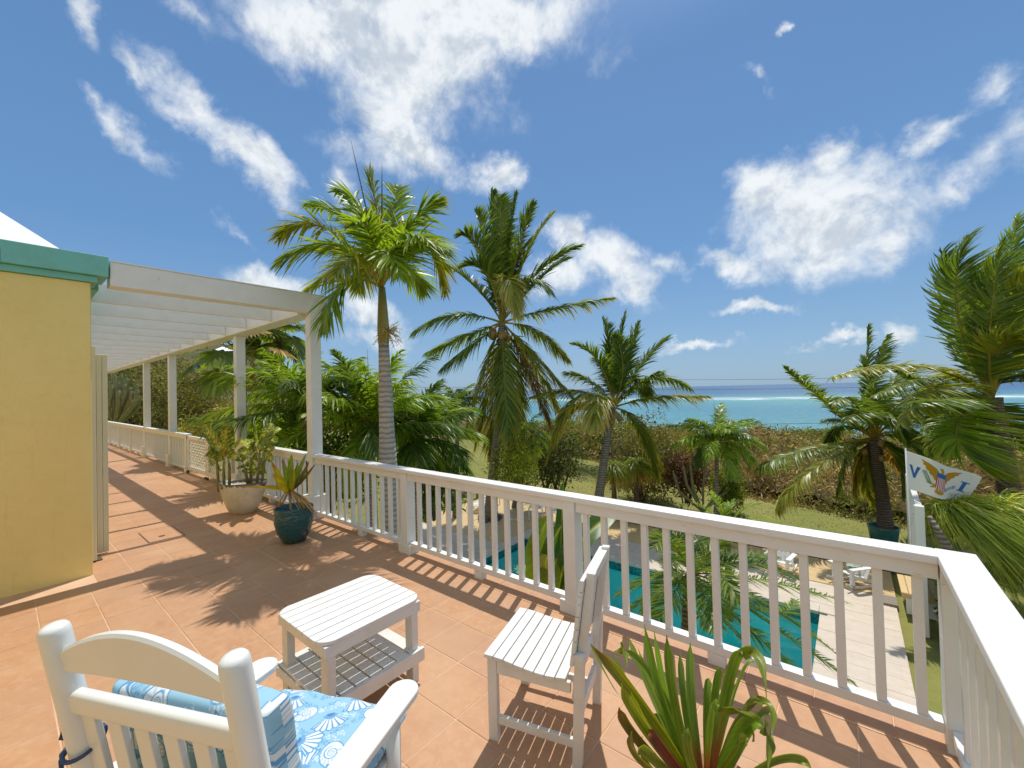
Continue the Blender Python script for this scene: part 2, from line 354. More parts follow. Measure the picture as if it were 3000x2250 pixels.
t.col(t.mix(fl, c, hc)); t.rough(.95); t.spec(.15); t.bump(b, .5, .05); LAWN = t.m
xs = np.concatenate([np.linspace(-900, -80, 42), np.linspace(-78, 30, 109), np.linspace(35, 900, 30)])
ys = np.concatenate([np.linspace(-300, -10, 12), np.linspace(-8, 60, 69), np.linspace(64, 160, 25), np.linspace(170, 700, 20)])
def ground_z(X, Y):
    z = hgt(X, Y)
    inpool = (X > -11.0) & (X < .3) & (Y > 3.2) & (Y < 12.9)
    return np.where(inpool, z-2.0, z)
# the pool pit is cut with finer rows so its rim hides below the paving
xs = np.unique(np.concatenate([xs, [-11.02, -10.98, .28, .32]])); ys = np.unique(np.concatenate([ys, [3.18, 3.22, 12.88, 12.92]]))
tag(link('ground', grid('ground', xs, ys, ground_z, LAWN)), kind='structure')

SEAZ = -14.
t = NT('sea_water'); g = t.coord(); sx = t.n('ShaderNodeSeparateXYZ'); t.l(g, sx.inputs[0]); 
X_, Y_ = sx.outputs[0], sx.outputs[1]
wob = t.noise(g, .004, 4, .6); yy = t.math('ADD', Y_, t.math('MULTIPLY', t.math('SUBTRACT', wob, .5), 140.))
ramp = t.n('ShaderNodeValToRGB'); t.l(t.rng(yy, 80, 1600), ramp.inputs[0]); cr = ramp.color_ramp
for e, (p, c) in zip(range(20), [(.0, (.14, .36, .34)), (.06, (.075, .25, .27)), (.14, (.050, .19, .25)), (.24, (.085, .27, .28)), (.30, (.11, .30, .28)), (.42, (.06, .18, .24)), (.55, (.035, .10, .22)), (1., (.03, .075, .19))]):
    el = cr.elements[e] if e < 2 else cr.elements.new(p)
    el.position = p; el.color = (*c, 1)
patch = t.noise(g, .02, 6, .65, .3, (1, 3.2, 1)); c = t.mix(t.rng(patch, .4, .7, 0, .55), ramp.outputs[0], (.045, .20, .27))
caps = t.noise(g, .22, 7, .75, 0, (1, 2.6, 1)); capm = t.rng(caps, .57, .68, 0, .75)
c = t.mix(capm, c, (.75, .8, .8))
reefy = t.math('ADD', Y_, t.math('MULTIPLY', t.math('SUBTRACT', t.noise(g, .008, 3, .5), .5), 60.))
band = t.math('MULTIPLY', t.rng(reefy, 490, 530, 0, 1, True), t.rng(reefy, 640, 560, 0, 1, True))
foam = t.rng(t.noise(g, .022, 7, .75, 0, (1, 4, 1)), .44, .60)
c = t.mix(t.math('MULTIPLY', band, foam), c, (.85, .88, .88))
t.col(c); t.rough(.35); t.spec(.25); t.bump(t.noise(g, .35, 7, .7, 0, (1, 2, 1)), .6, .6); SEA = t.m
m = MB(); m.add([(-9000, 40, SEAZ), (14000, 40, SEAZ), (30000, 60000, SEAZ), (-60000, 60000, SEAZ), (-9000, 400, SEAZ)], [(0, 1, 2, 3, 4)])
tag(m.obj('sea', SEA), kind='structure')

# ------------------------------------------------------------------ terrace
TP = .335; TX0, TY0 = -1.694, .866
XW, YC, XE = -6.0, .597, .45
m = MB()
m.box(-25.2, XE, YC-.3, 2.76, -.35, -.0032); m.box(XW-.3, XE, -1.9, YC-.3, -.35, -.0032)
fl = tag(m.obj('terrace_floor', GROUT), kind='structure')
m = MB(); m.box(-25.2, XE, 2.2, 2.95, -3.0, -.352); m.box(XE-.35, XE, -1.9, 2.2, -3.0, -.352)
tag(m.obj('terrace_retaining_wall', YELLOW), 'yellow retaining wall under the outer edge of the tiled terrace', 'wall')
gr = .0085
def tile_mesh(sx0, sy0):
    m = MB(); a, b = sx0/2-gr/2, sy0/2-gr/2; e = .0035
    m.add([(-a, -b, -.02), (a, -b, -.02), (a, b, -.02), (-a, b, -.02), (-a, -b, -.0015), (a, -b, -.0015), (a, b, -.0015), (-a, b, -.0015),
           (-a+e, -b+e, 0), (a-e, -b+e, 0), (a-e, b-e, 0), (-a+e, b-e, 0)],
          [(0, 1, 5, 4), (1, 2, 6, 5), (2, 3, 7, 6), (3, 0, 4, 7), (4, 5, 9, 8), (5, 6, 10, 9), (6, 7, 11, 10), (7, 4, 8, 11), (8, 9, 10, 11)])
    return m
tme = tile_mesh(TP, TP).mesh('tile', TILE)
cells = []
cutm = {}
for i in range(-72, 9):
    for j in range(-9, 8):
        x0, x1 = TX0+i*TP, TX0+(i+1)*TP; y0, y1 = TY0+j*TP, TY0+(j+1)*TP
        if x0 < XW-.02 and y1 < YC: continue
        cx0, cx1 = max(x0, -25.1), min(x1, XE-.02); cy0, cy1 = max(y0, -1.88), min(y1, 2.76)
        if x0 < XW: cy0 = max(cy0, YC)
        if cx1-cx0 < .03 or cy1-cy0 < .03: continue
        cells.append((math.hypot((cx0+cx1)/2+1.2, (cy0+cy1)/2-.9)+ (3 if (cy0 < .0 and cx1 > -1) else 0), cx0, cx1, cy0, cy1))
cells.sort()
for (d, x0, x1, y0, y1) in cells[:298]:
    w, h = x1-x0, y1-y0
    if abs(w-TP) < .001 and abs(h-TP) < .001: me = tme
    else:
        k = (round(w, 3), round(h, 3))
        if k not in cutm: cutm[k] = tile_mesh(w, h).mesh('tile', TILE)
        me = cutm[k]
    o = link('tile', me, fl, loc=((x0+x1)/2, (y0+y1)/2, rng.uniform(-.0006, .0006)))
m = MB()
for (d, x0, x1, y0, y1) in cells[298:]:
    q = tile_mesh(x1-x0, y1-y0); m.add([(a+(x0+x1)/2, b+(y0+y1)/2, c) for a, b, c in q.v], q.f)
tag(m.obj('tile_field', TILE, fl), kind='stuff')
# raised edging course under the railing
x = XE; k = 0
MB().box(-25.2, .50, 2.7605, 2.994, -.349, .0005).obj('edging_bed', GROUT, fl)
ed = tag(bpy.data.objects.new('terrace_edging', None), 'raised terracotta edging course under the white railing', 'edging'); col.objects.link(ed)
while x > -25:
    L = .33 if k < 60 else .33
    MB().box(x-L+.005, x, 2.772, 3.0, -.34, .004+rng.uniform(-.001, .001)).obj('edging_tile', TILE, ed, bevel=.003); x -= L; k += 1
y = 2.76
while y > -1.6:
    MB().box(.30, .50, y-.33+.004, y, -.34, .004).obj('edging_tile', TILE, ed, bevel=.005); y -= .33
# inspection covers set in the floor
m = MB(); p = onz(250+700*.27125, 1200+1200*.27125)
cov = MB().box(-.30, .30, -.17, .17, 0, .006).obj('drain_cover', TILE, bevel=.002, loc=(-7.02, 1.33, .0)); tag(cov, 'tiled access cover set in the floor beside the cream shutter', 'cover')
for (a, b, c, d) in ((-.31, .31, -.18, -.17), (-.31, .31, .17, .18), (-.31, -.30, -.17, .17), (.30, .31, -.17, .17)):
    MB().box(a, b, c, d, 0, .004).obj('joint_strip', DARKW, cov)
MB().lathe([(.001, .006), (.035, .006), (.035, .009), (.001, .009)], n=16).obj('lifting_ring', DARKW, cov, loc=(.12, -.02, 0))

# ------------------------------------------------------------------ house
hs = thing('house', 'yellow stucco house with teal eaves and white hipped roof beside the terrace', 'house', (XW, YC, 0))
def hp(m, n, mat, **k): return m.obj(n, mat, hs, loc=(-XW, -YC, 0), **k)
hp(MB().box(-24.8, XW, -5.2, YC, -3, 2.968).box(XW, .5, -5.2, -1.95, -3, 2.968), 'wall', YELLOW, bevel=.01)
# eaves: a deep fascia over a smaller moulding
m = MB(); m.box(-6.3, XW+.03, -1.9, YC+.05, 2.97, 3.035)
hp(m, 'eave_moulding', TEAL, bevel=.006)
m = MB(); m.box(-6.4, XW+.075, -1.9, .722, 3.036, 3.245)
hp(m, 'eave_fascia', TEAL, bevel=.006)
MB().box(XW+.074, XW+.078, .005, .012, 3.04, 3.15).obj('fascia_joint', DARKW, hs, loc=(-XW, -YC, 0))
m = MB(); m.box(XW+.08, .6, -2.1, -1.86, 2.97, 3.24); hp(m, 'rear_fascia', TEAL, bevel=.006)
m = MB(); m.box(-24.8, -6.42, .5, .70, 2.975, 3.2); hp(m, 'porch_fascia', TEAL, bevel=.006)
zr = 3.25
m = MB(); A = (-6.07, .43, zr); B = (-10.6, -4.1, zr+4.4)
m.add([A, (-6.07, -9.5, zr), B, (-15, -4.1, zr+4.4), (-24.5, .43, zr), (-24.5, -9.5, zr)], [(0, 2, 1), (0, 4, 3, 2), (1, 2, 3, 5), (4, 5, 3), (0, 1, 5, 4)])
hp(m, 'roof', ROOFW)
# folded shutters at the corner
sh = thing('folded_shutter', 'cream folded hurricane shutter standing against the yellow house corner', 'shutter', (-6.45, YC, 0))
MB().box(-.03, .02, .004, .075, .02, 2.36).obj('shutter_leaf', CREAM, sh, bevel=.004)
m = MB()
for k in range(4): m.box(-.30+.001*k, -.262, .01+.049*k, .055+.049*k, .015, 2.29)
m.obj('shutter_stack', CREAM, sh, bevel=.004)
MB().box(-.20, .0, .05, .12, .0, .012).obj('floor_bolt', DARKW, sh)

# ------------------------------------------------------------------ pergola
pg = thing('pergola', 'white timber pergola with deep rafters over the side terrace', 'pergola', (-6.0, 2.9, 0))
L0 = (6.0, -2.9, 0)
ZB, ZT = 2.952, 3.205
MB().box(-6.15, -5.95, .735, 3.06, ZB, ZT).obj('end_beam', WHITE_R, pg, bevel=.006, loc=L0)
MB().box(-6.158, -5.942, .735, 3.07, ZT+.001, ZT+.012).obj('beam_flashing', WHITE, pg, loc=L0)
MB().box(-24.2, -6.155, 2.72, 2.98, ZB-.03, ZT-.01).obj('front_beam', WHITE_R, pg, bevel=.006, loc=L0)
rme = MB().box(-.025, .025, 0, 2.015, ZB+.005, ZT-.004).mesh('rafter', WHITE)
k = 1
while -6.05-1.05*k > -24:
    link('rafter', rme, pg, .004, (6.0-6.05-1.05*k, -2.9+.703, 0)); k += 1
for px in (-6.05, -9.0, -13.9, -16.9):
    w = .0775
    MB().box(px-w, px+w, 2.81, 2.965, .0, ZB-.031 if px < -6.1 else ZB).obj('post', WHITE_R, pg, bevel=.005, loc=L0)
    MB().box(px-.135, px+.135, 2.755, 3.0, .0, .33).obj('post_plinth', WHITE_R, pg, bevel=.008, loc=L0)

# ------------------------------------------------------------------ railings
bal = MB().box(-.0205, .0205, -.02, .02, .1235, .80).mesh('baluster', WHITE_R)
balx = MB().box(-.0205, .0205, -.02, .02, .1235, .80).mesh('baluster', WHITE_R)
def rail_run(root, x0, x1, y=2.85, axis='x', first=.12, skip=(), posts=(), blocks=(), end0=0, end1=0):
    """straight balustrade; root at origin"""
    def bx(a, b, c, d, e, f):
        return MB().box(a, b, c, d, e, f) if axis == 'x' else MB().box(c, d, a, b, e, f)
    bx(x0-end0, x1+end1, y-.066, y+.066, .878, .92).obj('cap_rail', WHITE_R, root, bevel=.006)
    bx(x0, x1, y-.040, y+.030, .80, .877).obj('top_rail', WHITE_R, root, bevel=.003)
    bx(x0, x1, y-.031, y+.036, .072, .123).obj('bottom_rail', WHITE_R, root, bevel=.004)
    n = int((x1-x0-2*first)/.1505); st = (x1-x0-2*first)/max(n, 1)
    for i in range(n+1):
        xx = x0+first+i*st
        if any(a < xx < b for a, b in skip): continue
        l = (xx, y, 0) if axis == 'x' else (y-.0, xx, 0)
        o_ = link('baluster', bal if axis == 'x' else balx, root, .002, (l[0]+rng.uniform(-.0025, .0025), l[1], 0)); o_.rotation_euler = (0, 0, rng.uniform(-.035, .035))
    for px in posts: bx(px-.05, px+.05, y-.052, y+.07, .0, .8785).obj('rail_post', WHITE_R, root, bevel=.004); bx(px-.09, px+.09, y-.062, y+.078, .0, .088).obj('post_foot', WHITE_R, root, bevel=.006)
    for px in blocks: bx(px-.05, px+.05, y-.034, y+.034, .0, .0715).obj('foot_block', WHITE_R, root, bevel=.004)
rl = thing('terrace_railing', 'long white wooden railing running along the outer edge of the terrace', 'railing')
rail_run(rl, -8.9, -6.2, posts=(), blocks=(-7.5,)); 
rail_run(rl, -5.9, -3.9, first=.10, blocks=(-4.77,))
rail_run(rl, -3.79, -1.79, first=.155, blocks=(-2.75,))
rail_run(rl, -1.68, .30, first=.07, blocks=(-.70,), end1=0)
for px in (-3.845, -1.735):
    MB().box(px-.052, px+.052, 2.795, 2.915, .0, .876).obj('rail_post', WHITE_R, rl, bevel=.004)
    MB().box(px-.1, px+.1, 2.79, 2.925, .0, .10).obj('post_foot', WHITE_R, rl, bevel=.006)
    MB().box(px-.06, px+.06, 2.784, 2.916, .8785, .9195).obj('cap_joint', WHITE_R, rl, bevel=.002)
MB().box(-5.965, -5.90, 2.785, 2.916, .8785, .9195).obj('cap_joint', WHITE_R, rl, bevel=.002)
sr = thing('side_railing', 'white wooden railing that turns the corner and runs back past the camera', 'railing')
MB().box(.298, .442, -1.9, 2.916, .8795, .9215).obj('cap_rail', WHITE_R, sr, bevel=.006)
MB().box(.325, .415, -1.9, 2.79, .80, .878).obj('top_rail', WHITE_R, sr, bevel=.003)
MB().box(.322, .40, -1.9, 2.79, .072, .123).obj('bottom_rail', WHITE_R, sr, bevel=.004)
MB().box(.305, .436, 2.792, 2.914, .0, .8785).obj('corner_post', WHITE_R, sr, bevel=.005)
for k in range(30): link('baluster', balx, sr, .002, (.355, 2.60-k*.150, 0))
for yy in (.7, -1.3): MB().box(.32, .43, yy-.05, yy+.05, 0, .878).obj('rail_post', WHITE_R, sr, bevel=.004)
fr = thing('porch_railing', 'white wooden railing under the far end of the pergola', 'railing')
rail_run(fr, -16.82, -13.98); rail_run(fr, -13.82, -12.3, posts=(-12.35,)); rail_run(fr, -24.3, -16.98, posts=(-19.0, -21.1, -23.2), blocks=(-18, -20, -22.2))
# gates
def gate(x0, x1, label, g):
    t = thing('terrace_gate', label, 'gate', (x0, 2.85, 0), 0, g); w = x1-x0
    
    for xa_ in (0, w-.09): MB().box(xa_, xa_+.09, -.03, .03, .08, .88).obj('stile', WHITE_R, t, bevel=.004)
    for za_, zb_ in ((.80, .88), (.08, .17)): MB().box(.092, w-.092, -.029, .029, za_, zb_).obj('gate_rail', WHITE_R, t, bevel=.004)
    H0, H1 = .17, .80; ww = w-.18; s = .125; n = int((ww+H1-H0)/s)+1
    for sg in (1, -1):
        m = MB()
        for i in range(n):
            c = i*s; a0 = max(0, c-(H1-H0)); z0 = c-a0; a1 = min(ww, c)
            za = H0+(c-a0); zb = H0+(c-a1)
            if a1-a0 < .02: continue
            xa, xb = (.09+a0, .09+a1) if sg > 0 else (w-.09-a0, w-.09-a1)
            m.beam((xa, sg*.004, za), (xb, sg*.004, zb), .006, .030, (0, 1, 0))
        m.obj('lattice', WHITE_R, t)
    MB().lathe([(.001, -.025), (.03, -.02), (.03, .02), (.001, .025)], n=12).obj('caster', BLACK, t, loc=(.05, -.04, .035))
    MB().lathe([(.001, -.025), (.03, -.02), (.03, .02), (.001, .025)], n=12).obj('caster', BLACK, t, loc=(w-.05, -.04, .035))
gate(-12.27, -10.82, 'white lattice gate leaf hinged at the far railing post', 'lattice gate leaves in the railing')
gate(-10.80, -9.30, 'white lattice gate leaf nearer the pergola post, behind the white planter', 'lattice gate leaves in the railing')

# ------------------------------------------------------------------ side table
def rrect(hx, hy, r, n=6):
    P = []
    for cx, cy, a0 in ((hx-r, hy-r, 0), (-hx+r, hy-r, 90), (-hx+r, -hy+r, 180), (hx-r, -hy+r, 270)):
        for k in range(n+1): a = R(a0+90*k/n); P.append((cx+r*math.cos(a), cy+r*math.sin(a)))
    return P
tb = thing('side_table', 'white slatted side table with lower shelf beside the rocking chair', 'table', (-2.365, 1.328, 0))
HX, HY, RR = .285, .32, .095; n = 8; sw = 2*HX/n
def yext(x):
    ax = abs(x)
    if ax <= HX-RR: return HY
    return HY-RR+math.sqrt(max(0, RR*RR-(ax-(HX-RR))**2))
for i in range(n):
    a, b = -HX+i*sw+.003, -HX+(i+1)*sw-.003; xs_ = np.linspace(a, b, 7)
    poly = [(x, -yext(x)) for x in xs_]+[(x, yext(x)) for x in xs_[::-1]]
    MB().prism(poly, .479, .50).obj('top_slat', WHITE_W, tb, bevel=.003)
for sx_, sy_ in ((-1, -1), (1, -1), (1, 1), (-1, 1)):
    MB().box(sx_*.235-.035, sx_*.235+.035, sy_*.262-.022, sy_*.262+.022, 0, .478).obj('leg', WHITE_W, tb, bevel=.003)
MB().box(.258, .276, -.30, .30, .415, .478).obj('apron', WHITE_W, tb, bevel=.003); MB().box(-.276, -.258, -.30, .30, .415, .478).obj('apron', WHITE_W, tb, bevel=.003)
MB().box(-.255, .255, .285, .30, .42, .478).obj('apron', WHITE_W, tb, bevel=.003); MB().box(-.255, .255, -.30, -.285, .42, .478).obj('apron', WHITE_W, tb, bevel=.003)
for k in range(7):
    y0 = -.30+k*.0865
    MB().box(-.272, .272, y0, y0+.076, .178, .196).obj('shelf_slat', WHITE_W, tb, bevel=.002)
for s in (-1, 1):
    MB().box(s*.283-.011, s*.283+.011, -.312, .312, .12, .196).obj('shelf_rail', WHITE_W, tb, bevel=.003)
    MB().box(-.272, .272, s*.307-.006, s*.307+.006, .13, .1775).obj('shelf_rail', WHITE_W, tb, bevel=.003)

# ------------------------------------------------------------------ slatted chair (back to the right, by the railing)
ch = thing('slatted_chair', 'white slatted wooden dining chair standing empty by the railing', 'chair', (-1.465, 1.55, 0), math.atan2(.27, .963))
zz = [.430, .429, .424, .415, .408, .403, .401, .405]
for i in range(8):
    x0 = -.012+i*.0535; za = zz[i]; zb = zz[min(i+1, 7)]
    m = MB(); a, b = x0, x0+.049
    tz = (zb-za)*.8 if i < 7 else .006
    v = [(a, -.012, za-.018), (b, -.012, za-.018+tz), (b, .472, za-.018+tz), (a, .472, za-.018), (a, -.012, za), (b, -.012, za+tz), (b, .472, za+tz), (a, .472, za)]
    m.add(v, [(0, 3, 2, 1), (4, 5, 6, 7), (0, 1, 5, 4), (1, 2, 6, 5), (2, 3, 7, 6), (3, 0, 4, 7)]); m.obj('seat_slat', WHITE_W, ch, bevel=.004)
for y in (0, .425):
    MB().box(.0, .05, y, y+.035, 0, .408).obj('front_leg', WHITE_W, ch, bevel=.003)
    m = MB(); m.add([(.43, y, 0), (.475, y, 0), (.475, y+.035, 0), (.43, y+.035, 0), (.455, y, .52), (.5, y, .52), (.5, y+.035, .52), (.455, y+.035, .52)], [(0, 3, 2, 1), (4, 5, 6, 7), (0, 1, 5, 4), (1, 2, 6, 5), (2, 3, 7, 6), (3, 0, 4, 7)])
    m.obj('rear_leg', WHITE_W, ch, bevel=.003)
    yy = y+.037 if y == 0 else y-.037
    m = MB(); m.add([(.425, yy, .28), (.465, yy, .28), (.465, yy+.035, .28), (.425, yy+.035, .28), (.515, yy, .892), (.555, yy, .892), (.555, yy+.035, .892), (.515, yy+.035, .892)], [(0, 3, 2, 1), (4, 5, 6, 7), (0, 1, 5, 4), (1, 2, 6, 5), (2, 3, 7, 6), (3, 0, 4, 7)])
    m.obj('back_post', WHITE_W, ch, bevel=.003)
    MB().prism([(.05, .335), (.43, .335), (.43, .385), (.30, .384), (.16, .400), (.05, .41)], y+.004, y+.026, 'y').obj('seat_rail', WHITE_W, ch, bevel=.003)
    MB().box(.05, .435, y+.006, y+.028, .085, .125).obj('side_stretcher', WHITE_W, ch, bevel=.003)
MB().box(.006, .026, .035, .425, .34, .408).obj('front_rail', WHITE_W, ch, bevel=.003)
MB().box(.44, .462, .035, .425, .17, .23).obj('rear_stretcher', WHITE_W, ch, bevel=.003)
MB().box(.435, .455, .035, .425, .35, .395).obj('rear_rail', WHITE_W, ch, bevel=.003)
for i in range(7):
    z0 = .465+i*.0585; xo = .425+(z0-.28)*.147-.022
    MB().add([(xo, .0, z0), (xo+.02, .0, z0), (xo+.02, .46, z0), (xo, .46, z0), (xo+.008, .0, z0+.053), (xo+.028, .0, z0+.053), (xo+.028, .46, z0+.053), (xo+.008, .46, z0+.053)],
             [(0, 3, 2, 1), (4, 5, 6, 7), (0, 1, 5, 4), (1, 2, 6, 5), (2, 3, 7, 6), (3, 0, 4, 7)]).obj('back_slat', WHITE_W, ch, bevel=.003)
MB().box(.513, .545, .074, .386, .835, .878).obj('back_cap_rail', WHITE_W, ch, bevel=.003)

# ------------------------------------------------------------------ rocking chair
RO = np.array([-1.68, .09]); ra = math.atan2(.417, .909)
rc = thing('rocking_chair', 'white rocking chair seen from behind with blue seashell cushions', 'rocking chair', (RO[0], RO[1], 0), ra)
LN = .175
def bk(x, z, o=0.): return (x, LN*(1.15-z)+o, z)
for x in (0, .604):
    pr = [(.0, 1.158), (.022, 1.157), (.034, 1.150)]
    pts = [bk(x, z) for z in (.06, .5, 1.0, 1.13)]; 
    pts += [bk(x, 1.143), bk(x, 1.150), bk(x, 1.153)]
    MB().tube(pts, [.029, .032, .033, .033, .031, .026, .015], 24).obj('back_post', WHITE_G, rc, smooth=True)
# curved crest rail
m = MB(); N = 24; top = []; bot = []
for i in range(N+1):
    u = i/N; x = .02+u*.564
    zt = 1.15-.066+.085*math.sin(math.pi*u)**.9; zb = 1.15-.128+.012*math.sin(math.pi*u)
    top.append((x, zt)); bot.append((x, zb))
for s0, off in ((0, -.014), (1, .014)):
    pass
vs = []; 
for (x, zt), (_, zb) in zip(top, bot):
    e = .008
    for (z, o) in ((zb+e, -.015), (zb, -.008), (zb, .008), (zb+e, .015), (zt-e, .015), (zt, .008), (zt, -.008), (zt-e, -.015)): vs.append(bk(x, z, o))
fs = [(i*8+k, i*8+(k+1) % 8, (i+1)*8+(k+1) % 8, (i+1)*8+k) for i in range(N) for k in range(8)]
m.add(vs, fs); m.obj('crest_rail', WHITE_G, rc, smooth=False, bevel=.0)
def roundbar(z0, z1, x0=.02, x1=.584, th=.02, name='back_rail'):
    m = MB(); pr = rrect((z1-z0)/2, th, .017, 4); vs = []
    for x in (x0, x1):
        for (a, b) in pr: vs.append(bk(x, (z0+z1)/2+a, b))
    n = len(pr); m.add(vs, [(k, (k+1) % n, n+(k+1) % n, n+k) for k in range(n)]); o = m.obj(name, WHITE_G, rc, smooth=True)
roundbar(.895, .965); roundbar(.47, .53)
for i in range(6):
    xc = -.0+.056+i*.0985
    m = MB(); w = .0255
    vs = [bk(xc+a*w, z, b*.009+.002) for z in (.52, .91) for (a, b) in ((-1, -1), (1, -1), (1, 1), (-1, 1))]
    m.add(vs, [(0, 1, 5, 4), (1, 2, 6, 5), (2, 3, 7, 6), (3, 0, 4, 7)]); m.obj('back_slat', WHITE_G, rc, bevel=.003)
for s, xb, xf in ((-1, -.035, .0), (1, .64, .657)):
    P = []; N = 10
    y0, y1, hw = .04, .725, .058
    for k in range(N+1): a = math.pi*k/N; P.append((xf+hw*math.cos(a), y1-hw+hw*math.sin(a)))
    P += [(xb-hw*.8, y0+.03), (xb-hw*.6, y0), (xb+hw*.6, y0), (xb+hw*.8, y0+.03)]
    MB().prism(P, .595, .622).obj('armrest', WHITE_G, rc, bevel=.006)
    MB().tube([(xf-.005*s, .60, .05), (xf-.005*s, .60, .594)], .026, 16).obj('front_leg', WHITE_G, rc, smooth=True)
    MB().box(min(xf-.02*s, xf-.045*s), max(xf-.02*s, xf-.045*s), .13, .66, .355, .42).obj('seat_rail', WHITE_G, rc, bevel=.004)
    P = [(yy, .045+.0+.13*((yy-.33)/.62)**2) for yy in np.linspace(-.42, .74, 18)]
    P = [(a, b-.045) for a, b in P]+[(a, b+.0) for a, b in P[::-1]]
    MB().prism(P, (xf if s > 0 else 0)-.018-.02*(s > 0), (xf if s > 0 else 0)+.018-.02*(s > 0), 'x').obj('rocker', WHITE_G, rc, bevel=.004)
MB().box(.0, .63, .61, .64, .35, .42).obj('seat_rail', WHITE_G, rc, bevel=.004)
for k in range(6): MB().box(.0, .62, .14+k*.08, .205+k*.08, .40, .418).obj('seat_slat', WHITE_G, rc, bevel=.003)
MB().tube([(0, .60, .2), (.65, .60, .2)], .016, 12).obj('stretcher', WHITE_G, rc, smooth=True)

# seashell print: colour as a function of cloth coordinates in metres
LB, MBl, DB, WH = np.array([.27, .475, .60]), np.array([.11, .30, .52]), np.array([.05, .14, .36]), np.array([.62, .67, .67])
def shells(u, v, seed=1, dens=1.):
    rs = np.random.RandomState(seed); C = np.tile(LB, (len(u), 1))
    sp = np.sin(u*310+np.sin(v*170)*2)*np.sin(v*290+np.sin(u*140)*2)
    # coral specks
    for k in range(int(150*dens)):
        cx, cy = rs.rand(2)*.8-.05; a = rs.rand()*6.28; du, dv = u-cx, v-cy
        x = du*np.cos(a)+dv*np.sin(a); y = -du*np.sin(a)+dv*np.cos(a)
        m = (np.abs(x) < .035) & (np.abs(y) < .012) & (sp > .1); C[m] = (WH if k % 3 else MBl)*.8+LB*.2
    pts = []; tries = 0
    while len(pts) < int(60*dens) and tries < 2000:
        tries += 1; q = rs.rand(2)*.85-.06
        if all(np.hypot(*(q-p)) > .088 for p in pts): pts.append(q)
    for k, (cx, cy) in enumerate(pts):
        a = rs.rand()*6.28; s = .052+.016*rs.rand(); du, dv = u-cx, v-cy
        x = (du*np.cos(a)+dv*np.sin(a))/s; y = (-du*np.sin(a)+dv*np.cos(a))/s
        if k % 2 == 0:   # scallop fan
            yy = y+.75; th = np.arctan2(x, yy); r = np.hypot(x, yy)
            edge = 1.55+.06*np.cos(th*22)
            sh_ = (np.abs(th) < .86) & (r < edge+.12) & (r > 0); C[sh_] = MBl
            fan = (np.abs(th) < .80) & (r < edge) & (r > .25)
            rib = np.cos(th*22) > -.55; C[fan & rib] = WH; C[fan & ~rib] = MBl
            base = (r < .55) & (np.abs(th) < 1.2) & (np.abs(yy) > .0); C[base] = MBl*.8+LB*.2
            C[(r < .30) & (np.abs(th) < 1.4)] = DB*.6+MBl*.4
        else:            # nautilus
            r = np.hypot(x, y*1.25); th = np.arctan2(y*1.25, x)
            body = r < (.72+.28*np.cos(th-.6)); C[r < (.80+.30*np.cos(th-.6))] = MBl; C[body] = WH
            strk = body & (r > .45) & (np.cos(th*16) < -.2) & (th < 1.6); C[strk] = MBl*.4+WH*.6
            rr_ = np.hypot(x-.12, y-.1); tt = np.arctan2(y-.1, x-.12)
            sp_ = (rr_ < .42) & (((np.log(np.maximum(rr_, 1e-3))*1.6+tt/6.283) % 1.) < .28); C[sp_] = MBl
    return C
def cushion(name, parent, fn, nu, nv, umax, vmax, th, seed, loc_fn=None, ex=6, pw=.42):
    """closed pillow; fn(u, v, h) gives the local point (h = height above the mid sheet)"""
    U, V = np.meshgrid(np.linspace(0, 1, nu), np.linspace(0, 1, nv), indexing='ij'); a = 2*U-1; b = 2*V-1
    prof = ((1-np.abs(a)**ex)*(1-np.abs(b)**ex)); prof = np.clip(prof, 0, 1)**pw
    prof2 = prof*(.78+.22*np.cos(a*1.45)*np.cos(b*1.45))
    top = fn(U.ravel(), V.ravel(), (th/2*prof2).ravel()); bot = fn(U.ravel(), V.ravel(), (-th/2*prof2).ravel())
    Vv = np.concatenate([top, bot]); C1 = shells(U.ravel()*umax, V.ravel()*vmax, seed); C2 = shells(U.ravel()*umax+.03, V.ravel()*vmax, seed+5)
    i, j = np.meshgrid(np.arange(nu-1), np.arange(nv-1), indexing='ij'); q = (i*nv+j).ravel(); n0 = nu*nv
    F = np.stack([q, q+nv, q+nv+1, q+1], 1); F2 = np.stack([q, q+1, q+nv+1, q+nv], 1)+n0
    me = npmesh(name, Vv, [F, F2], np.concatenate([C1, C2]), CLOTH, True)
    o = link(name, me, parent)
    return o
cu = thing('seat_cushion', 'thick blue seashell print cushion lying on the rocking chair seat', 'cushion', (RO[0], RO[1], 0), ra)
def seatf(u, v, h): 
    x = .025+u*.60; y = .16+v*.60; return np.stack([x, y, .462+h-.012*np.sin(v*3.1)+.004*np.sin(u*19)*np.sin(v*11)+0*x], 1)
cushion('cushion_body', cu, seatf, 380, 380, .62, .62, .095, 11)
cb = thing('back_cushion', 'blue seashell print cushion tied against the rocking chair back', 'cushion', (RO[0], RO[1], 0), ra)
def backf(u, v, h):
    z = .47+v*.465; x = .02+u*.56+.004*np.sin(z*23); y = LN*(1.15-z)+.115+h; return np.stack([x, y, z+.014*np.cos((u-.5)*3.0)-.010], 1)
cushion('cushion_body', cb, backf, 330, 300, .58, .50, .15, 23, ex=14, pw=.24)
NAVY = paint('navy_tie', (.035, .07, .16), .8, (.08, .14, .25), .4)
m = MB(); zc = .80
P = [(.043*math.cos(a), LN*(1.15-zc)+.043*math.sin(a)+.004, zc-.012+.018*math.sin(a)) for a in np.linspace(0, 6.28, 22)]
m.tube(P, .0055, 6); m.tube([(-.045, .07, zc-.01), (-.075, .055, zc-.05), (-.06, .05, zc-.11)], [.007, .005, .004], 6)
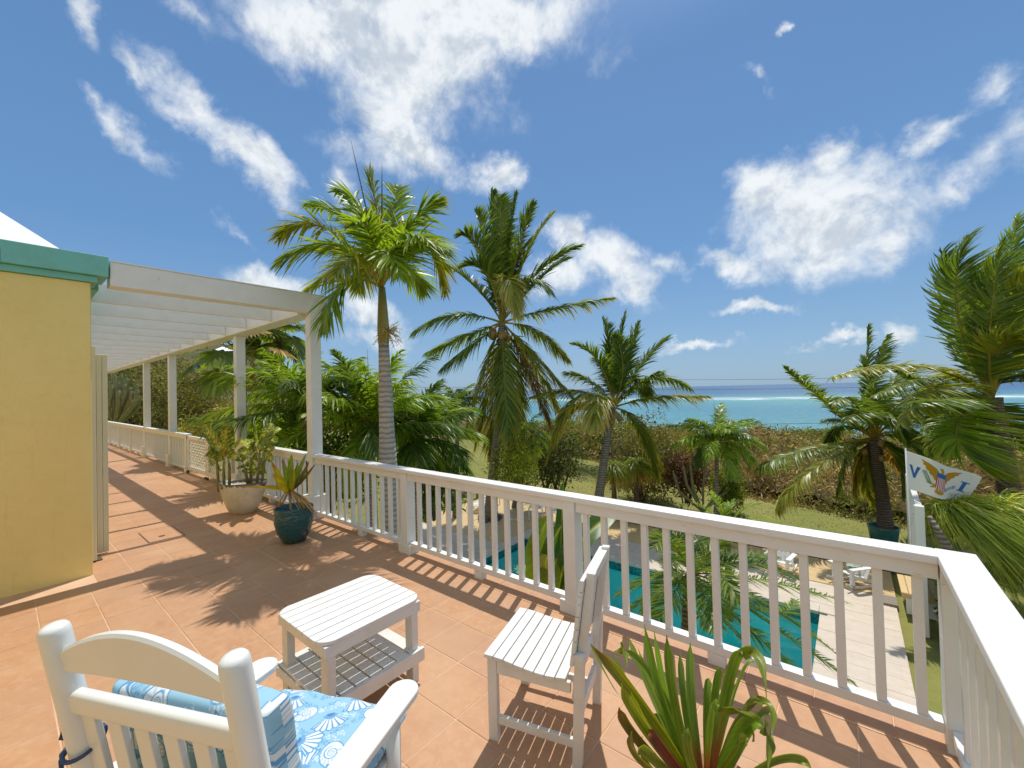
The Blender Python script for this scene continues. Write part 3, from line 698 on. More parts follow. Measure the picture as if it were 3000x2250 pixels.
m.tube([(-.045, .07, zc-.01), (-.05, .04, zc-.05), (-.035, .035, zc-.12)], [.007, .005, .004], 6)
m.tube([(-.045, .07, zc), (-.07, .06, zc+.03), (-.075, .055, zc-.005), (-.048, .062, zc-.005)], .006, 6)
m.obj('tie', NAVY, cb, smooth=True)
m = MB(); m.tube([(.585, .20, .62), (.60, .24, .56), (.58, .27, .50)], [.008, .011, .007], 6); m.obj('tie', colmat('tie_fabric', .8) if False else paint('blue_tie', (.15, .36, .62), .8, (.6, .7, .75), .6), cb, smooth=True)

# ------------------------------------------------------------------ leaf geometry
def leaves(P, D, L, W, Nrm, C, droop=.3, wind=(0, 0, 0), fold=0., seg=3, tipcol=None, prof=(.55, 1., .7)):
    """P base points, D directions, L lengths, W widths, Nrm approx normals -> arrays"""
    n = len(P); D = D/np.linalg.norm(D, axis=1, keepdims=True)
    S = np.cross(D, Nrm); S /= np.linalg.norm(S, axis=1, keepdims=True)+1e-9
    wind = np.asarray(wind, float); us = np.linspace(0, 1, seg+1)
    rows = []; cols = []
    for k, u in enumerate(us):
        c = P + D*(L*u)[:, None] + np.array([0, 0, -1.])*(droop*L*u*u)[:, None] + wind[None]*(L*u*u)[:, None]
        w = W*(np.interp(u, [0, .3, .65, 1], [prof[0], prof[1], prof[2], .0]))
        cc = C if tipcol is None else C*(1-sstep(.45, 1., u)*tipcol[1][:, None]) + tipcol[0]*(sstep(.45, 1., u)*tipcol[1][:, None])
        if k < seg: rows += [c-S*w[:, None]/2, c+S*w[:, None]/2]; cols += [cc, cc]
        else: rows += [c]; cols += [cc]
    V = np.stack(rows, 1).reshape(-1, 3); CC = np.stack(cols, 1).reshape(-1, 3); m = 2*seg+1
    b = np.arange(n)[:, None]*m; Q = []
    for k in range(seg-1): Q.append(b+np.array([[2*k, 2*k+1, 2*k+3, 2*k+2]]))
    T = b+np.array([[2*seg-2, 2*seg-1, 2*seg]])
    return V, np.concatenate(Q) if Q else np.zeros((0, 4), int), T, CC
class Acc:
    def __init__(s): s.V = []; s.Q = []; s.T = []; s.C = []; s.n = 0
    def add(s, V, Q, T, C):
        s.V.append(V); s.C.append(C)
        if len(Q): s.Q.append(Q+s.n)
        if len(T): s.T.append(T+s.n)
        s.n += len(V)
    def tube(s, pts, rad, n, colr):
        m = MB().tube(pts, rad, n, cap=False); V = np.array(m.v); F = np.array(m.f); s.add(V, F, np.zeros((0, 3), int), np.tile(np.asarray(colr, float), (len(V), 1)))
    def mesh(s, name, mat, smooth=False):
        F = ([np.concatenate(s.Q)] if s.Q else [])+([np.concatenate(s.T)] if s.T else [])
        return npmesh(name, np.concatenate(s.V), F, np.concatenate(s.C), mat, smooth)
def bez(a, b, c, t): t = np.asarray(t)[:, None]; return (1-t)**2*a+2*(1-t)*t*b+t*t*c
GREENS = {k_: tuple(min(.6, c_*1.65) for c_ in v_) for k_, v_ in {'coco': (.060, .105, .016), 'adon': (.085, .150, .016), 'dark': (.035, .070, .014), 'fresh': (.13, .22, .020), 'olive': (.105, .140, .020), 'yellow': (.175, .140, .018), 'brown': (.095, .070, .028), 'pale': (.26, .22, .13)}.items()}
def frond(name, parent, A, B, Cc, rs, n=46, L=.6, W=.030, green='coco', a0=62, a1=28, droop=.45, vee=18, up=(0, 0, 1), wind=(0, 0, 0), start=.16, tip=None, tipamt=.5, rad=.016, jit=.10, seg=3, lside=1., planes=1, mat=None, var=.25, stem=(.16, .17, .035), fold=0.):
    """A crown point, B curve handle, Cc tip"""
    A, B, Cc = (np.asarray(q, float) for q in (A, B, Cc)); ac = Acc()
    tt = np.linspace(start, 1, n); tt = start+(1-start)*((tt-start)/(1-start))**.95
    P = bez(A, B, Cc, tt); T = 2*(1-tt)[:, None]*(B-A)+2*tt[:, None]*(Cc-B); T /= np.linalg.norm(T, axis=1, keepdims=True)
    up = np.asarray(up, float); S = np.cross(T, up[None]); S /= np.linalg.norm(S, axis=1, keepdims=True)+1e-6; N = np.cross(S, T)
    g = np.array(GREENS[green]) if isinstance(green, str) else np.array(green)
    for s in (-1, 1):
        q = (tt-start)/(1-start); Ln = L*(np.clip(1.15*np.sin(np.pi*(.12+.80*q**.85)), .12, 1.))*(1+jit*rs.randn(n))*(lside if s > 0 else 1.)
        ang = np.radians(a0+(a1-a0)*q+6*rs.randn(n)); v = np.radians(vee*(rs.choice([-1, 0, 1], n) if planes > 1 else np.ones(n))*(1 if planes == 1 else 1.0)+8*rs.randn(n))
        D = np.cos(ang)[:, None]*T+np.sin(ang)[:, None]*(s*np.cos(v)[:, None]*S+np.sin(v)[:, None]*N)
        Cn = g[None]*(1+var*rs.randn(n)[:, None]*np.array([[1.1, .8, .6]]))
        Cn = np.clip(Cn, .008, 1)
        tc_ = None
        if tip is not None: tc_ = (np.array(GREENS[tip]), np.clip(tipamt*(rs.rand(n)*1.1+.35*q), 0, 1))
        nr = N+.35*rs.randn(n, 3)
        out = leaves(P+rs.randn(n, 3)*.004, D, Ln, W*(1+.15*rs.randn(n)), nr, Cn, droop*(1+.25*rs.randn(n)), wind, seg=seg, tipcol=tc_)
        ac.add(*out)
    t2 = np.linspace(0, 1, 12); pp = bez(A, B, Cc, t2); ac.tube(list(pp), list(np.interp(t2, [0, .2, 1], [rad*1.6, rad, rad*.2])), 5, stem)
    return link(name, ac.mesh(name, mat or LEAF), parent)
def trunk(parent, pts, rad, mat, n=14, name='trunk'):
    ps = [np.array(p, float) for p in pts]; M_ = []; Rr = []
    K = 26; seglen = np.cumsum([0]+[np.linalg.norm(ps[i+1]-ps[i]) for i in range(len(ps)-1)]); 
    for s_ in np.linspace(0, seglen[-1], K):
        M_.append(np.array([np.interp(s_, seglen, [p[k] for p in ps]) for k in range(3)])); Rr.append(np.interp(s_, seglen, rad)*(1+.03*math.sin(s_*23)))
    return MB().tube(M_, Rr, n).obj(name, mat, parent, smooth=True)
def fdir(C, az, el, L, sag, side=0.):
    """auto frond: crown C, azimuth, start elevation, length, sag"""
    h = np.array([math.sin(az), math.cos(az), 0]); A = C
    B = C+L*.5*(h*math.cos(el)+np.array([0, 0, math.sin(el)])); T = B+L*.52*(h*math.cos(el-sag)+np.array([0, 0, math.sin(el-sag)]))
    return A, B, T
Fw = _f
def depth_of(P): return float((np.asarray(P)-CAM)@Fw)

def px_frond(parent, C, mid, tpx, dm, dt, rs, **k):
    """frond whose handle and tip are seen at given picture points, dm/dt metres behind (+) or before (-) the crown"""
    D = depth_of(C); M_ = dp(mid[0], mid[1], D+dm); T_ = dp(tpx[0], tpx[1], D+dt)
    B = 2*M_-.5*(C+T_)     # handle so that the curve passes the mid point
    return frond('frond', parent, C, B, T_, rs, **k)

# ------------------------------------------------------------------ A: manila palm rising close beyond the railing
rs = np.random.RandomState(21)
CA = dp(1119, 842, 5.85)
pa = thing('manila_palm', 'tall manila palm with grey ringed trunk just outside the railing', 'palm tree')
def rel(root, *objs):
    for o in objs: o.location = Vector(o.location)-root.location
bA = np.array([CA[0]+.06, CA[1]+.02, -2.86])
t1 = dp(1136, 1330, 5.85); t2 = dp(1124, 1005, 5.85)
trunk(pa, [bA, (t1[0]+.03, t1[1], -.5), t1, t2], [.17, .13, .118, .072], BARKG, 18)
sft = MB(); q = [t2, dp(1123, 960, 5.85), dp(1121, 900, 5.85), CA]; sft.tube(q, [.076, .082, .066, .045], 14); sft.obj('crownshaft', SHAFT, pa, smooth=True)
FA = [ # mid, tip, dm, dt, length scale
 ((985, 720), (815, 770), -.2, -.5), ((950, 668), (818, 690), .1, .1), ((1020, 650), (905, 600), .25, .5), ((1065, 630), (990, 560), .15, .3),
 ((1104, 640), (1085, 505), .0, .0), ((1150, 640), (1165, 545), .4, .8), ((1195, 668), (1285, 590), -.1, -.1), ((1235, 700), (1305, 850), .1, .3),
 ((1205, 735), (1308, 730), -.35, -.8), ((1012, 830), (948, 960), -.3, -.6), ((1060, 760), (985, 800), -.5, -1.1), ((1130, 740), (1170, 800), -.55, -1.2),
 ((1090, 700), (1040, 650), -.45, -1.0), ((1160, 690), (1220, 640), .5, 1.1), ((1080, 690), (1030, 590), .6, 1.2), ((1180, 790), (1245, 850), .5, .9), ((1040, 770), (900, 850), .3, .6), ((1070, 740), (930, 730), .6, 1.2), ((1175, 720), (1250, 700), -.6, -1.2), ((1090, 770), (1050, 850), .5, 1.0)]
for k, (m_, t_, a, b) in enumerate(FA):
    px_frond(pa, CA, m_, t_, a, b, rs, n=64, L=.48, W=.036, green=('adon', 'olive', 'adon')[k % 3], a0=52, a1=22, droop=.30, vee=24, planes=3, start=.22, tip='brown', tipamt=.7 if k in (0, 1, 6, 7) else .12, rad=.014, wind=(.05, .0, .0), stem=(.26, .25, .05), seg=4)
for (a, b) in (((1070, 600), (1028, 411)), ((1119, 600), (1119, 478))):
    m = MB(); P0, P1 = CA, dp(b[0], b[1], 5.85); Pm = dp(a[0], a[1], 5.85); m.tube([P0, Pm, (Pm+P1)/2, P1], [.012, .011, .008, .002], 6); m.obj('spear_leaf', paint('dark_spear', (.10, .085, .05), .5), pa)
ac = Acc(); r3 = np.random.RandomState(4); PI_ = dp(1133, 972, 5.8)
for k in range(46):
    d = unit(r3.randn(3)*np.array([1, .8, .6])+np.array([.35, 0, -.15])); L_ = .12+.14*r3.rand(); P1 = PI_+d*L_*.5; P2 = PI_+d*L_+np.array([0, 0, -.10*r3.rand()])
    ac.tube([PI_, P1, P2], [.006, .004, .002], 4, (.34, .30, .10))
    for j in range(5): e = P1+(P2-P1)*r3.rand(); ac.tube([e, e+r3.randn(3)*.035], [.003, .0015], 3, (.42, .38, .16))
link('flower_stalk', ac.mesh('flower_stalk', LEAFM), pa)

# ------------------------------------------------------------------ coconut palms
def crown_fill(parent, C, rs, n, L, els, green='coco', **k):
    for i in range(n):
        az = rs.rand()*6.28; el = R(rs.uniform(*els)); A, B, T_ = fdir(np.asarray(C), az, el, L*(.85+.3*rs.rand()), R(rs.uniform(25, 60)))
        frond('frond', parent, A, B, T_, rs, green=green, **k)
def coconuts(parent, C, rs, n, r=.11, spread=.32, down=.18):
    for i in range(n):
        a = rs.rand()*6.28; p = np.asarray(C)+np.array([math.cos(a)*spread*(.5+.6*rs.rand()), math.sin(a)*spread*(.5+.6*rs.rand()), -down+.2*rs.randn()*.6])
        MB().lathe([(.001, -r*1.15), (r*.55, -r*.95), (r*.95, -r*.35), (r, .1*r), (r*.8, .7*r), (r*.35, r*1.1), (.001, r*1.2)], n=12, closed=True).obj('coconut', COCO, parent, smooth=True, loc=tuple(p))
def base_root(name, label, b, group=None): return thing(name, label, 'palm tree', (0, 0, 0), 0, group)
rs = np.random.RandomState(5)
CB = dp(1470, 945, 14.6); bB = onz(1437, 1522, -2.82)
pb = base_root('coconut_palm', 'tallest coconut palm with hanging yellowing fronds, growing through the pool deck', bB)
D_ = depth_of(bB)
trunk(pb, [bB, dp(1443, 1400, D_*.7+14.6*.3), dp(1455, 1290, 14.3), dp(1468, 1120, 14.5), CB+np.array([0, 0, -.1])], [.26, .17, .15, .13, .12], BARKB, 16)
kw = dict(n=120, L=.80, W=.050, a0=60, a1=24, droop=.55, vee=14, rad=.028, seg=3)
FB = [((1334, 923), (1212, 972), -.3, -.8, 'coco', .85, None), ((1365, 985), (1254, 1032), .3, .8, 'coco', .8, None), ((1385, 1010), (1297, 1078), -.5, -1, 'coco', .6, None),
 ((1615, 905), (1794, 872), .2, .3, 'coco', .75, 'yellow'), ((1568, 972), (1662, 1052), .5, 1., 'coco', .7, 'brown'), ((1565, 1040), (1672, 1155), -.3, -.6, 'olive', .8, 'brown'),
 ((1545, 1085), (1612, 1245), .3, .5, 'brown', .9, 'pale'), ((1560, 1060), (1650, 1230), .6, 1., 'olive', .8, 'brown'),
 ((1418, 1087), (1371, 1241), -.2, -.3, 'olive', .9, 'yellow'), ((1440, 1120), (1395, 1300), .3, .4, 'olive', .9, 'yellow'), ((1478, 1120), (1490, 1275), -.4, -.7, 'coco', .9, 'yellow'), ((1455, 1150), (1440, 1330), -.1, .1, 'olive', .8, 'yellow'), ((1500, 1100), (1510, 1230), .5, .8, 'coco', .9, 'brown'),
 ((1452, 720), (1443, 562), .2, .3, 'dark', .55, None), ((1468, 700), (1464, 580), -.2, -.3, 'coco', .55, None), ((1492, 720), (1514, 570), .1, .1, 'coco', .6, None), ((1520, 730), (1562, 598), -.2, -.4, 'coco', .6, None), ((1545, 745), (1617, 628), .3, .5, 'olive', .65, None),
 ((1430, 735), (1395, 620), -.3, -.5, 'coco', .6, None), ((1410, 745), (1348, 690), -.5, -.9, 'coco', .7, None), ((1575, 800), (1697, 722), -.1, -.2, 'coco', .8, None), ((1580, 820), (1660, 760), .5, 1, 'dark', .7, None),
 ((1500, 790), (1560, 700), .5, .9, 'dark', .7, None), ((1440, 800), (1420, 700), .6, 1.1, 'dark', .7, None), ((1480, 800), (1480, 640), .7, 1.2, 'dark', .7, None), ((1425, 800), (1340, 790), -.4, -.9, 'coco', .8, None), ((1400, 850), (1300, 770), .4, .9, 'dark', .75, None),
 ((1530, 830), (1610, 850), -.5, -1., 'coco', .7, None), ((1488, 815), (1512, 925), -.9, -1.5, 'olive', .6, 'pale')]
for (m_, t_, a, b, g_, s_, tp) in FB:
    k = dict(kw); k['L'] = kw['L']*(.7+.4*s_); 
    upf = t_[1] < 830
    if upf: k.update(droop=.22, a0=58, a1=26, wind=(.12, .1, -.02), vee=24, L=.86, W=.056)
    px_frond(pb, CB, m_, t_, a, b, rs, green=g_, tip=tp, tipamt=.9 if tp else 0, stem=(.24, .23, .06), **k)
coconuts(pb, CB+np.array([-.05, -.1, -.25]), rs, 16, .115, .38, .12)

rs = np.random.RandomState(6)
bC = onz(1746, 1530, -2.84); CC_ = dp(1795, 1195, 13.9)
pc = base_root('coconut_palm', 'leaning coconut palm with a long yellow-tipped frond reaching over the sea, by the grass clump', bC)
trunk(pc, [bC, dp(1757, 1440, 13.8), dp(1772, 1330, 13.9), dp(1784, 1250, 13.9), CC_], [.2, .15, .13, .13, .11], BARKB, 14)
kw = dict(n=112, L=.74, W=.049, a0=58, a1=24, droop=.55, vee=14, rad=.026, seg=3)
FC = [((1812, 1040), (1832, 920), 0, 0, 'coco', None), ((1790, 1040), (1766, 938), .3, .5, 'coco', None), ((1840, 1060), (1870, 950), -.3, -.5, 'coco', None), ((1825, 1080), (1800, 985), -.4, -.8, 'dark', None),
 ((1880, 1070), (1950, 992), .2, .3, 'coco', None), ((1760, 1070), (1678, 1008), -.2, -.3, 'coco', None), ((1735, 1120), (1660, 1090), .4, .7, 'coco', None), ((1900, 1110), (2018, 1135), .2, .5, 'coco', None),
 ((1920, 1165), (2072, 1160), -.3, -.6, 'olive', 'yellow'), ((1870, 1130), (1930, 1090), -.4, -.9, 'coco', None), ((1700, 1165), (1620, 1290), -.3, -.6, 'olive', 'yellow'), ((1690, 1195), (1600, 1350), .3, .5, 'olive', 'brown'),
 ((1730, 1180), (1640, 1200), .2, .6, 'pale', 'pale'), ((1870, 1245), (1925, 1395), .2, .3, 'coco', 'yellow'), ((1760, 1165), (1745, 1240), -.8, -1.4, 'olive', 'pale'), ((1790, 1100), (1740, 1050), .6, 1.1, 'dark', None), ((1850, 1110), (1900, 1160), .6, 1.2, 'dark', None), ((1690, 1145), (1550, 1165), .2, .4, 'olive', None)]
for (m_, t_, a, b, g_, tp) in FC:
    k = dict(kw)
    if t_[1] < 1020: k.update(droop=.22, a0=55, a1=24, wind=(.12, .1, -.02), vee=24, L=.78)
    px_frond(pc, CC_, m_, t_, a, b, rs, green=g_, tip=tp, tipamt=.9 if tp else 0, stem=(.24, .22, .06), **k)
coconuts(pc, CC_+np.array([.08, -.1, -.2]), rs, 6, .10, .3, .1)

# E: palm in the teal planter, F: big wind-blown palm at the right
rs = np.random.RandomState(8)
bE = onz(2590, 1600, -2.86); CE = dp(2562, 1285, 12.1)
pe = base_root('coconut_palm', 'wind-swept coconut palm rising from a round teal planter behind the flag', bE)
trunk(pe, [bE, dp(2597, 1560, depth_of(bE)), dp(2585, 1460, 12.2), dp(2568, 1360, 12.1), CE], [.22, .19, .17, .16, .17], BARKD, 14)
kw = dict(n=105, L=.66, W=.046, a0=58, a1=24, droop=.42, vee=12, rad=.026, seg=3)
FE = [((2405, 1165), (2300, 1075), -.2, -.3, 'coco', 'olive'), ((2440, 1205), (2400, 1150), .4, .6, 'dark', None), ((2350, 1322), (2222, 1372), -.3, -.4, 'coco', 'olive'), ((2370, 1385), (2278, 1495), .2, .2, 'olive', 'pale'),
 ((2545, 1120), (2545, 955), .2, .2, 'coco', None), ((2560, 1130), (2600, 985), -.2, -.2, 'coco', None), ((2500, 1180), (2440, 1180), -.6, -1.1, 'coco', None), ((2600, 1150), (2680, 1070), .3, .4, 'coco', None), ((2640, 1180), (2770, 1110), -.2, -.3, 'coco', None),
 ((2650, 1230), (2780, 1260), -.3, -.5, 'olive', None), ((2640, 1270), (2740, 1340), .3, .5, 'olive', 'yellow'), ((2520, 1350), (2500, 1440), .2, .3, 'yellow', 'olive'), ((2470, 1250), (2425, 1300), .8, 1.3, 'dark', None), ((2600, 1210), (2650, 1290), -.8, -1.3, 'coco', None),
 ((2530, 1210), (2480, 1230), -.9, -1.5, 'coco', None), ((2620, 1330), (2650, 1450), -.4, -.5, 'coco', 'olive'), ((2535, 1350), (2560, 1480), .3, .4, 'olive', 'yellow'), ((2650, 1290), (2730, 1400), -.5, -.8, 'coco', 'olive'), ((2490, 1320), (2450, 1450), .3, .5, 'coco', 'olive'), ((2620, 1340), (2700, 1420), .6, 1.0, 'brown', 'brown'), ((2500, 1240), (2415, 1230), .2, .7, 'coco', None), ((2680, 1210), (2850, 1230), .4, .6, 'coco', None)]
for (m_, t_, a, b, g_, tp) in FE:
    px_frond(pe, CE, m_, t_, a, b, rs, green=g_, tip=tp, tipamt=.7 if tp else 0, stem=(.24, .22, .06), **dict(kw, wind=(.30, .10, .0)))
coconuts(pe, CE+np.array([0, -.1, -.2]), rs, 5, .09, .24, .1)
pt = MB().lathe([(.24, 0), (.28, .02), (.34, .5), (.345, .52), (.36, .56), (.33, .56), (.31, .50), (.02, .46)], n=28).obj('planter_pot', paint('teal_planter', (.03, .16, .17), .35), smooth=True, loc=(bE[0], bE[1], -2.86))
tag(pt, 'large round teal planter around the foot of the wind-swept palm', 'planter')

rs = np.random.RandomState(9)
CF = dp(2905, 1165, 9.6); bF = np.array([CF[0]+.25, CF[1]+.1, -2.9])
pf = base_root('coconut_palm', 'large wind-blown coconut palm filling the right edge of the view', bF)
trunk(pf, [bF, (bF[0], bF[1], -1), CF+np.array([.02, 0, -.35]), CF], [.22, .19, .17, .18], BARKD, 14)
kw = dict(n=120, L=1.0, W=.046, a0=66, a1=34, droop=.12, vee=10, rad=.03, seg=4, wind=(.35, .12, .03))
FF = [((2805, 920), (2830, 700), -.3, -.5, 'coco', None), ((2830, 960), (2760, 740), .2, .3, 'dark', None), ((2930, 900), (2985, 640), .3, .4, 'adon', None), ((2960, 950), (3060, 740), .5, .8, 'coco', None), ((2960, 960), (3020, 800), -.6, -1.1, 'olive', None),
 ((2950, 1000), (3100, 1060), -.8, -1.4, 'olive', 'pale'), ((2990, 1100), (3150, 1190), .3, .5, 'dark', None), ((2700, 1075), (2440, 1105), -.4, -.7, 'olive', 'pale'), ((2760, 1105), (2560, 1160), .3, .3, 'coco', None), ((2770, 1130), (2640, 1240), -.6, -1., 'olive', None),
 ((2760, 1150), (2610, 1075), .5, .8, 'coco', None), ((2800, 1260), (2905, 1385), -.9, -1.3, 'adon', 'yellow'), ((2770, 1180), (2740, 1320), .2, .3, 'coco', None), ((2940, 1230), (3040, 1330), .4, .7, 'coco', None), ((2860, 1000), (2900, 820), .7, 1.1, 'dark', None), ((2900, 980), (2930, 720), -.6, -.9, 'coco', None), ((2850, 1230), (2800, 1290), .9, 1.4, 'dark', None), ((2780, 1170), (2680, 1180), -1, -1.7, 'coco', None)]
for k_, (m_, t_, a, b, g_, tp) in enumerate(FF):
    kk = dict(kw)
    if t_[0] < 2740 and t_[1] > 1000: kk.update(droop=.35, wind=(.35, .1, 0), L=.62, a0=55)
    px_frond(pf, CF, m_, t_, a, b, rs, green=g_, tip=tp, tipamt=.6 if tp else 0, stem=(.22, .22, .06), **kk)

# ------------------------------------------------------------------ manila palms in the garden (full round crowns)
def manila(label, crown_px, D, base_z, n, L, rs, group=None, trunk_r=.07, leaf=.34, green='adon', nleaf=34, els=(-15, 80), shaft=.45, bx=0., W=.040, sag=(45, 95), spear=True, light=None):
    C = dp(crown_px[0], crown_px[1], D); t = base_root('manila_palm', label, C, group)
    b = np.array([C[0]+bx, C[1], base_z]); s0 = C+np.array([bx*.15, 0, -shaft])
    trunk(t, [b, (b+s0)/2+np.array([.04, 0, 0]), s0], [trunk_r*1.5, trunk_r*1.1, trunk_r], BARKG if light else BARKB, 10)
    MB().tube([s0, C*.4+s0*.6, C], [trunk_r*1.1, trunk_r*1.35, trunk_r*.7], 10).obj('crownshaft', light or SHAFT, t, smooth=True)
    n = int(n*1.35)
    for i in range(n):
        az = i*2.399+rs.rand()*.5; el = R(els[0]+(els[1]-els[0])*((i+.5)/n)**.8); A, B, T_ = fdir(C, az, el, L*(.85+.3*rs.rand()), R(rs.uniform(*sag)))
        frond('frond', t, A, B, T_, rs, n=int(nleaf*1.45), L=leaf*1.15*(.9+.2*rs.rand()), W=W*.92, green=green if rs.rand() < .7 else 'dark', a0=55, a1=25, droop=.45, vee=22, planes=3, start=.15, rad=.012, wind=(.08, .05, 0), seg=3, stem=(.22, .24, .05))
    if spear and crown_px[0] in (1085, 2101): MB().tube([C, C+np.array([-.03, 0, L*.55]), C+np.array([-.05, 0, L*.85])], [.012, .010, .002], 5).obj('spear_leaf', SHAFT, t)
    return t, C
rs = np.random.RandomState(31)
manila('bushy manila palm with a swollen brown crownshaft left of the tall grey trunk', (1085, 1262), 8.6, -2.6, 22, 2.0, rs, light=HUSK, trunk_r=.09, leaf=.46, els=(0, 88), sag=(30, 75), W=.044, nleaf=38)
manila('bushy manila palm directly behind the tall grey ringed trunk', (1215, 1290), 9.6, -2.7, 20, 1.62, rs, light=HUSK, leaf=.48, els=(-5, 88), sag=(30, 75), W=.044, nleaf=38)
manila('manila palm behind the front pergola post with arching fronds', (902, 1205), 9.0, -2.3, 18, 1.9, rs, light=HUSK, trunk_r=.09, leaf=.46, els=(0, 85), sag=(30, 75), W=.044, nleaf=38)
manila('low bright green areca palm behind the white planter', (730, 1300), 11.5, -1.8, 13, 1.6, rs, leaf=.40, green='fresh', els=(15, 80), W=.032, spear=False, nleaf=40)
manila('low palm with pale arching fronds between the pergola posts', (815, 1290), 9.6, -2.0, 13, 1.6, rs, leaf=.42, green='fresh', els=(10, 78), W=.034, spear=False, nleaf=38)
manila('small manila palm on a thin leaning trunk left of the tall coconut palm', (1342, 1185), 15.0, -2.75, 17, 1.25, rs, leaf=.30, bx=-.3, nleaf=26)
manila('small manila palm right of the tall coconut trunk, above the yellow-green shrub', (1530, 1275), 16.0, -2.8, 18, 1.45, rs, leaf=.34, bx=-.5, nleaf=28)
manila('slender manila palm standing alone in front of the open sea', (2101, 1298), 12.6, -2.86, 22, 1.5, rs, leaf=.34, bx=-.18, green='adon', nleaf=34, trunk_r=.055, els=(-12, 82), shaft=.5)
# low fronds peeping over the cap rail
# ------------------------------------------------------------------ fan palms
def fanleaf(ac, C, d, up, rad, rs, n=34, col=(.06, .12, .02), spread=150, pleat=.10, dro=.25):
    d = unit(d); s = unit(np.cross(d, up)); nrm = np.cross(s, d)
    th = np.radians(np.linspace(-spread, spread, n)); D = np.cos(th)[:, None]*d+np.sin(th)[:, None]*s
    L_ = rad*(.72+.28*np.cos(th*.55))*(1+.06*rs.randn(n)); P = np.tile(C, (n, 1))
    N = np.tile(nrm, (n, 1))+.25*rs.randn(n, 3)
    Cn = np.clip(np.array(col)[None]*(1+.25*rs.randn(n)[:, None]), .01, 1)
    ac.add(*leaves(P, D, L_, np.full(n, rad*2.6*math.radians(spread)/n*1.0), N, Cn, dro*(1+.4*rs.rand(n)), (0.06, 0, 0), seg=4, prof=(.12, .62, .75)))
def fanpalm(label, px, D, base_z, n, rad, rs, pet=1.1, cols=((.055, .11, .02),), els=(-50, 75), name='fan_palm', shaftcol=None):
    C = dp(px[0], px[1], D); t = base_root(name, label, C)
    trunk(t, [(C[0], C[1], base_z), (C[0], C[1], (base_z+C[2])/2), C], [.2, .16, .15], BARKD, 12)
    for i in range(n):
        az = i*2.399+rs.rand()*.4; el = R(els[0]+(els[1]-els[0])*((i+.5)/n)); h = np.array([math.sin(az)*math.cos(el), math.cos(az)*math.cos(el), math.sin(el)])
        ac = Acc(); E_ = C+h*pet*(.8+.3*rs.rand()); ac.tube([C, (C+E_)/2+np.array([0, 0, .05]), E_], [.02, .014, .010], 5, (.25, .22, .09))
        dd = h+np.array([0, 0, -.55]); fanleaf(ac, E_, dd, np.array([0, 0, 1.])+.2*rs.randn(3), rad*(.85+.3*rs.rand()), rs, col=cols[i % len(cols)])
        link('fan_leaf', ac.mesh('fan_leaf', LEAF), t)
rs = np.random.RandomState(44)
fanpalm('big dark fan palm seen between the pergola posts', (705, 1035), 13.0, -1.4, 18, .72, rs, 1.15, ((.075, .14, .025), (.10, .17, .03), (.22, .18, .08)))
fanpalm('fan palm with round leaves just above the second pergola post', (812, 975), 14.5, -1.6, 16, .66, rs, .85, ((.085, .15, .025), (.11, .18, .03)))

# ------------------------------------------------------------------ bushes
def bush(name, label, c, r, n, size, cols, rs, kind=None, cat='shrub', mat=None, stems=6, up=.3, group=None, aspect=2.6, flat=.0):
    c = np.asarray(c, float); r = np.asarray(r, float); ac = Acc()
    u = rs.randn(n, 3); u /= np.linalg.norm(u, axis=1, keepdims=True)
    lump = 1+.20*np.sin(u[:, 0]*5+c[0])*np.sin(u[:, 1]*6+1)+.16*np.sin(u[:, 2]*9+u[:, 0]*7+c[1])+.10*np.sin(u[:, 0]*15+u[:, 1]*13)
    rad = (rs.rand(n)**.38)*lump; P = c+u*r*rad[:, None]; 
    D = u*.7+rs.randn(n, 3)*.8+np.array([0, 0, up]); N = rs.randn(n, 3)
    k = rs.randint(0, len(cols), n); ph = np.sin(P[:, 0]*3.1+P[:, 2]*4)+np.sin(P[:, 1]*2.7-P[:, 2]*3)
    Cn = np.array(cols)[k]*1.45*(1+.28*rs.randn(n)[:, None]+.14*ph[:, None]); L_ = size*(.6+.8*rs.rand(n))
    ac.add(*leaves(P, D, L_, L_/aspect, N, np.clip(Cn, .006, 1), .25, seg=2, prof=(.35, 1, .8)))
    crown = ac.mesh('crown', mat or LEAFM)
    g0 = c[2]-r[2]*.9
    t = thing(name, label, cat, (0, 0, 0), 0, group); link('crown', crown, t)
    m = MB()
    for i in range(stems):
        a = rs.rand()*6.28; q = c+np.array([math.cos(a)*r[0]*.6, math.sin(a)*r[1]*.6, r[2]*.5*rs.rand()]); b0 = np.array([c[0]+.15*r[0]*rs.randn(), c[1]+.15*r[1]*rs.randn(), g0-.3])
        MB().tube([b0, (b0+q)/2+rs.randn(3)*.06*r[0], q], [.03*r[0]+.008, .02*r[0]+.005, .006], 5).obj('branch', BARKD, t)
    return t
rs = np.random.RandomState(50)
def bpx(x, y, D): return dp(x, y, D)
bush('golden_shrub', 'yellow-green shrub at the foot of the tall coconut palm', bpx(1508, 1352, 14.5), (.85, .8, 1.0), 5200, .11, [(.16, .20, .02), (.24, .24, .03), (.10, .15, .02)], rs)
bush('clipped_shrub', 'dark rounded shrub on the lawn right of the golden shrub', bpx(1612, 1335, 18.5), (1.45, 1.2, 1.35), 7500, .13, [(.025, .045, .012), (.04, .06, .014), (.07, .08, .02)], rs)
bush('hedge_bush', 'tall dark bush behind the tufted grass clumps', bpx(1893, 1350, 17.0), (1.35, 1.2, 1.75), 8500, .12, [(.04, .055, .014), (.08, .085, .022), (.12, .11, .03)], rs)
bush('croton_bush', 'dark red croton bush left of the slender palm trunk', bpx(2008, 1392, 15.5), (.72, .6, .85), 3800, .11, [(.085, .018, .020), (.045, .014, .014), (.05, .055, .014)], rs)
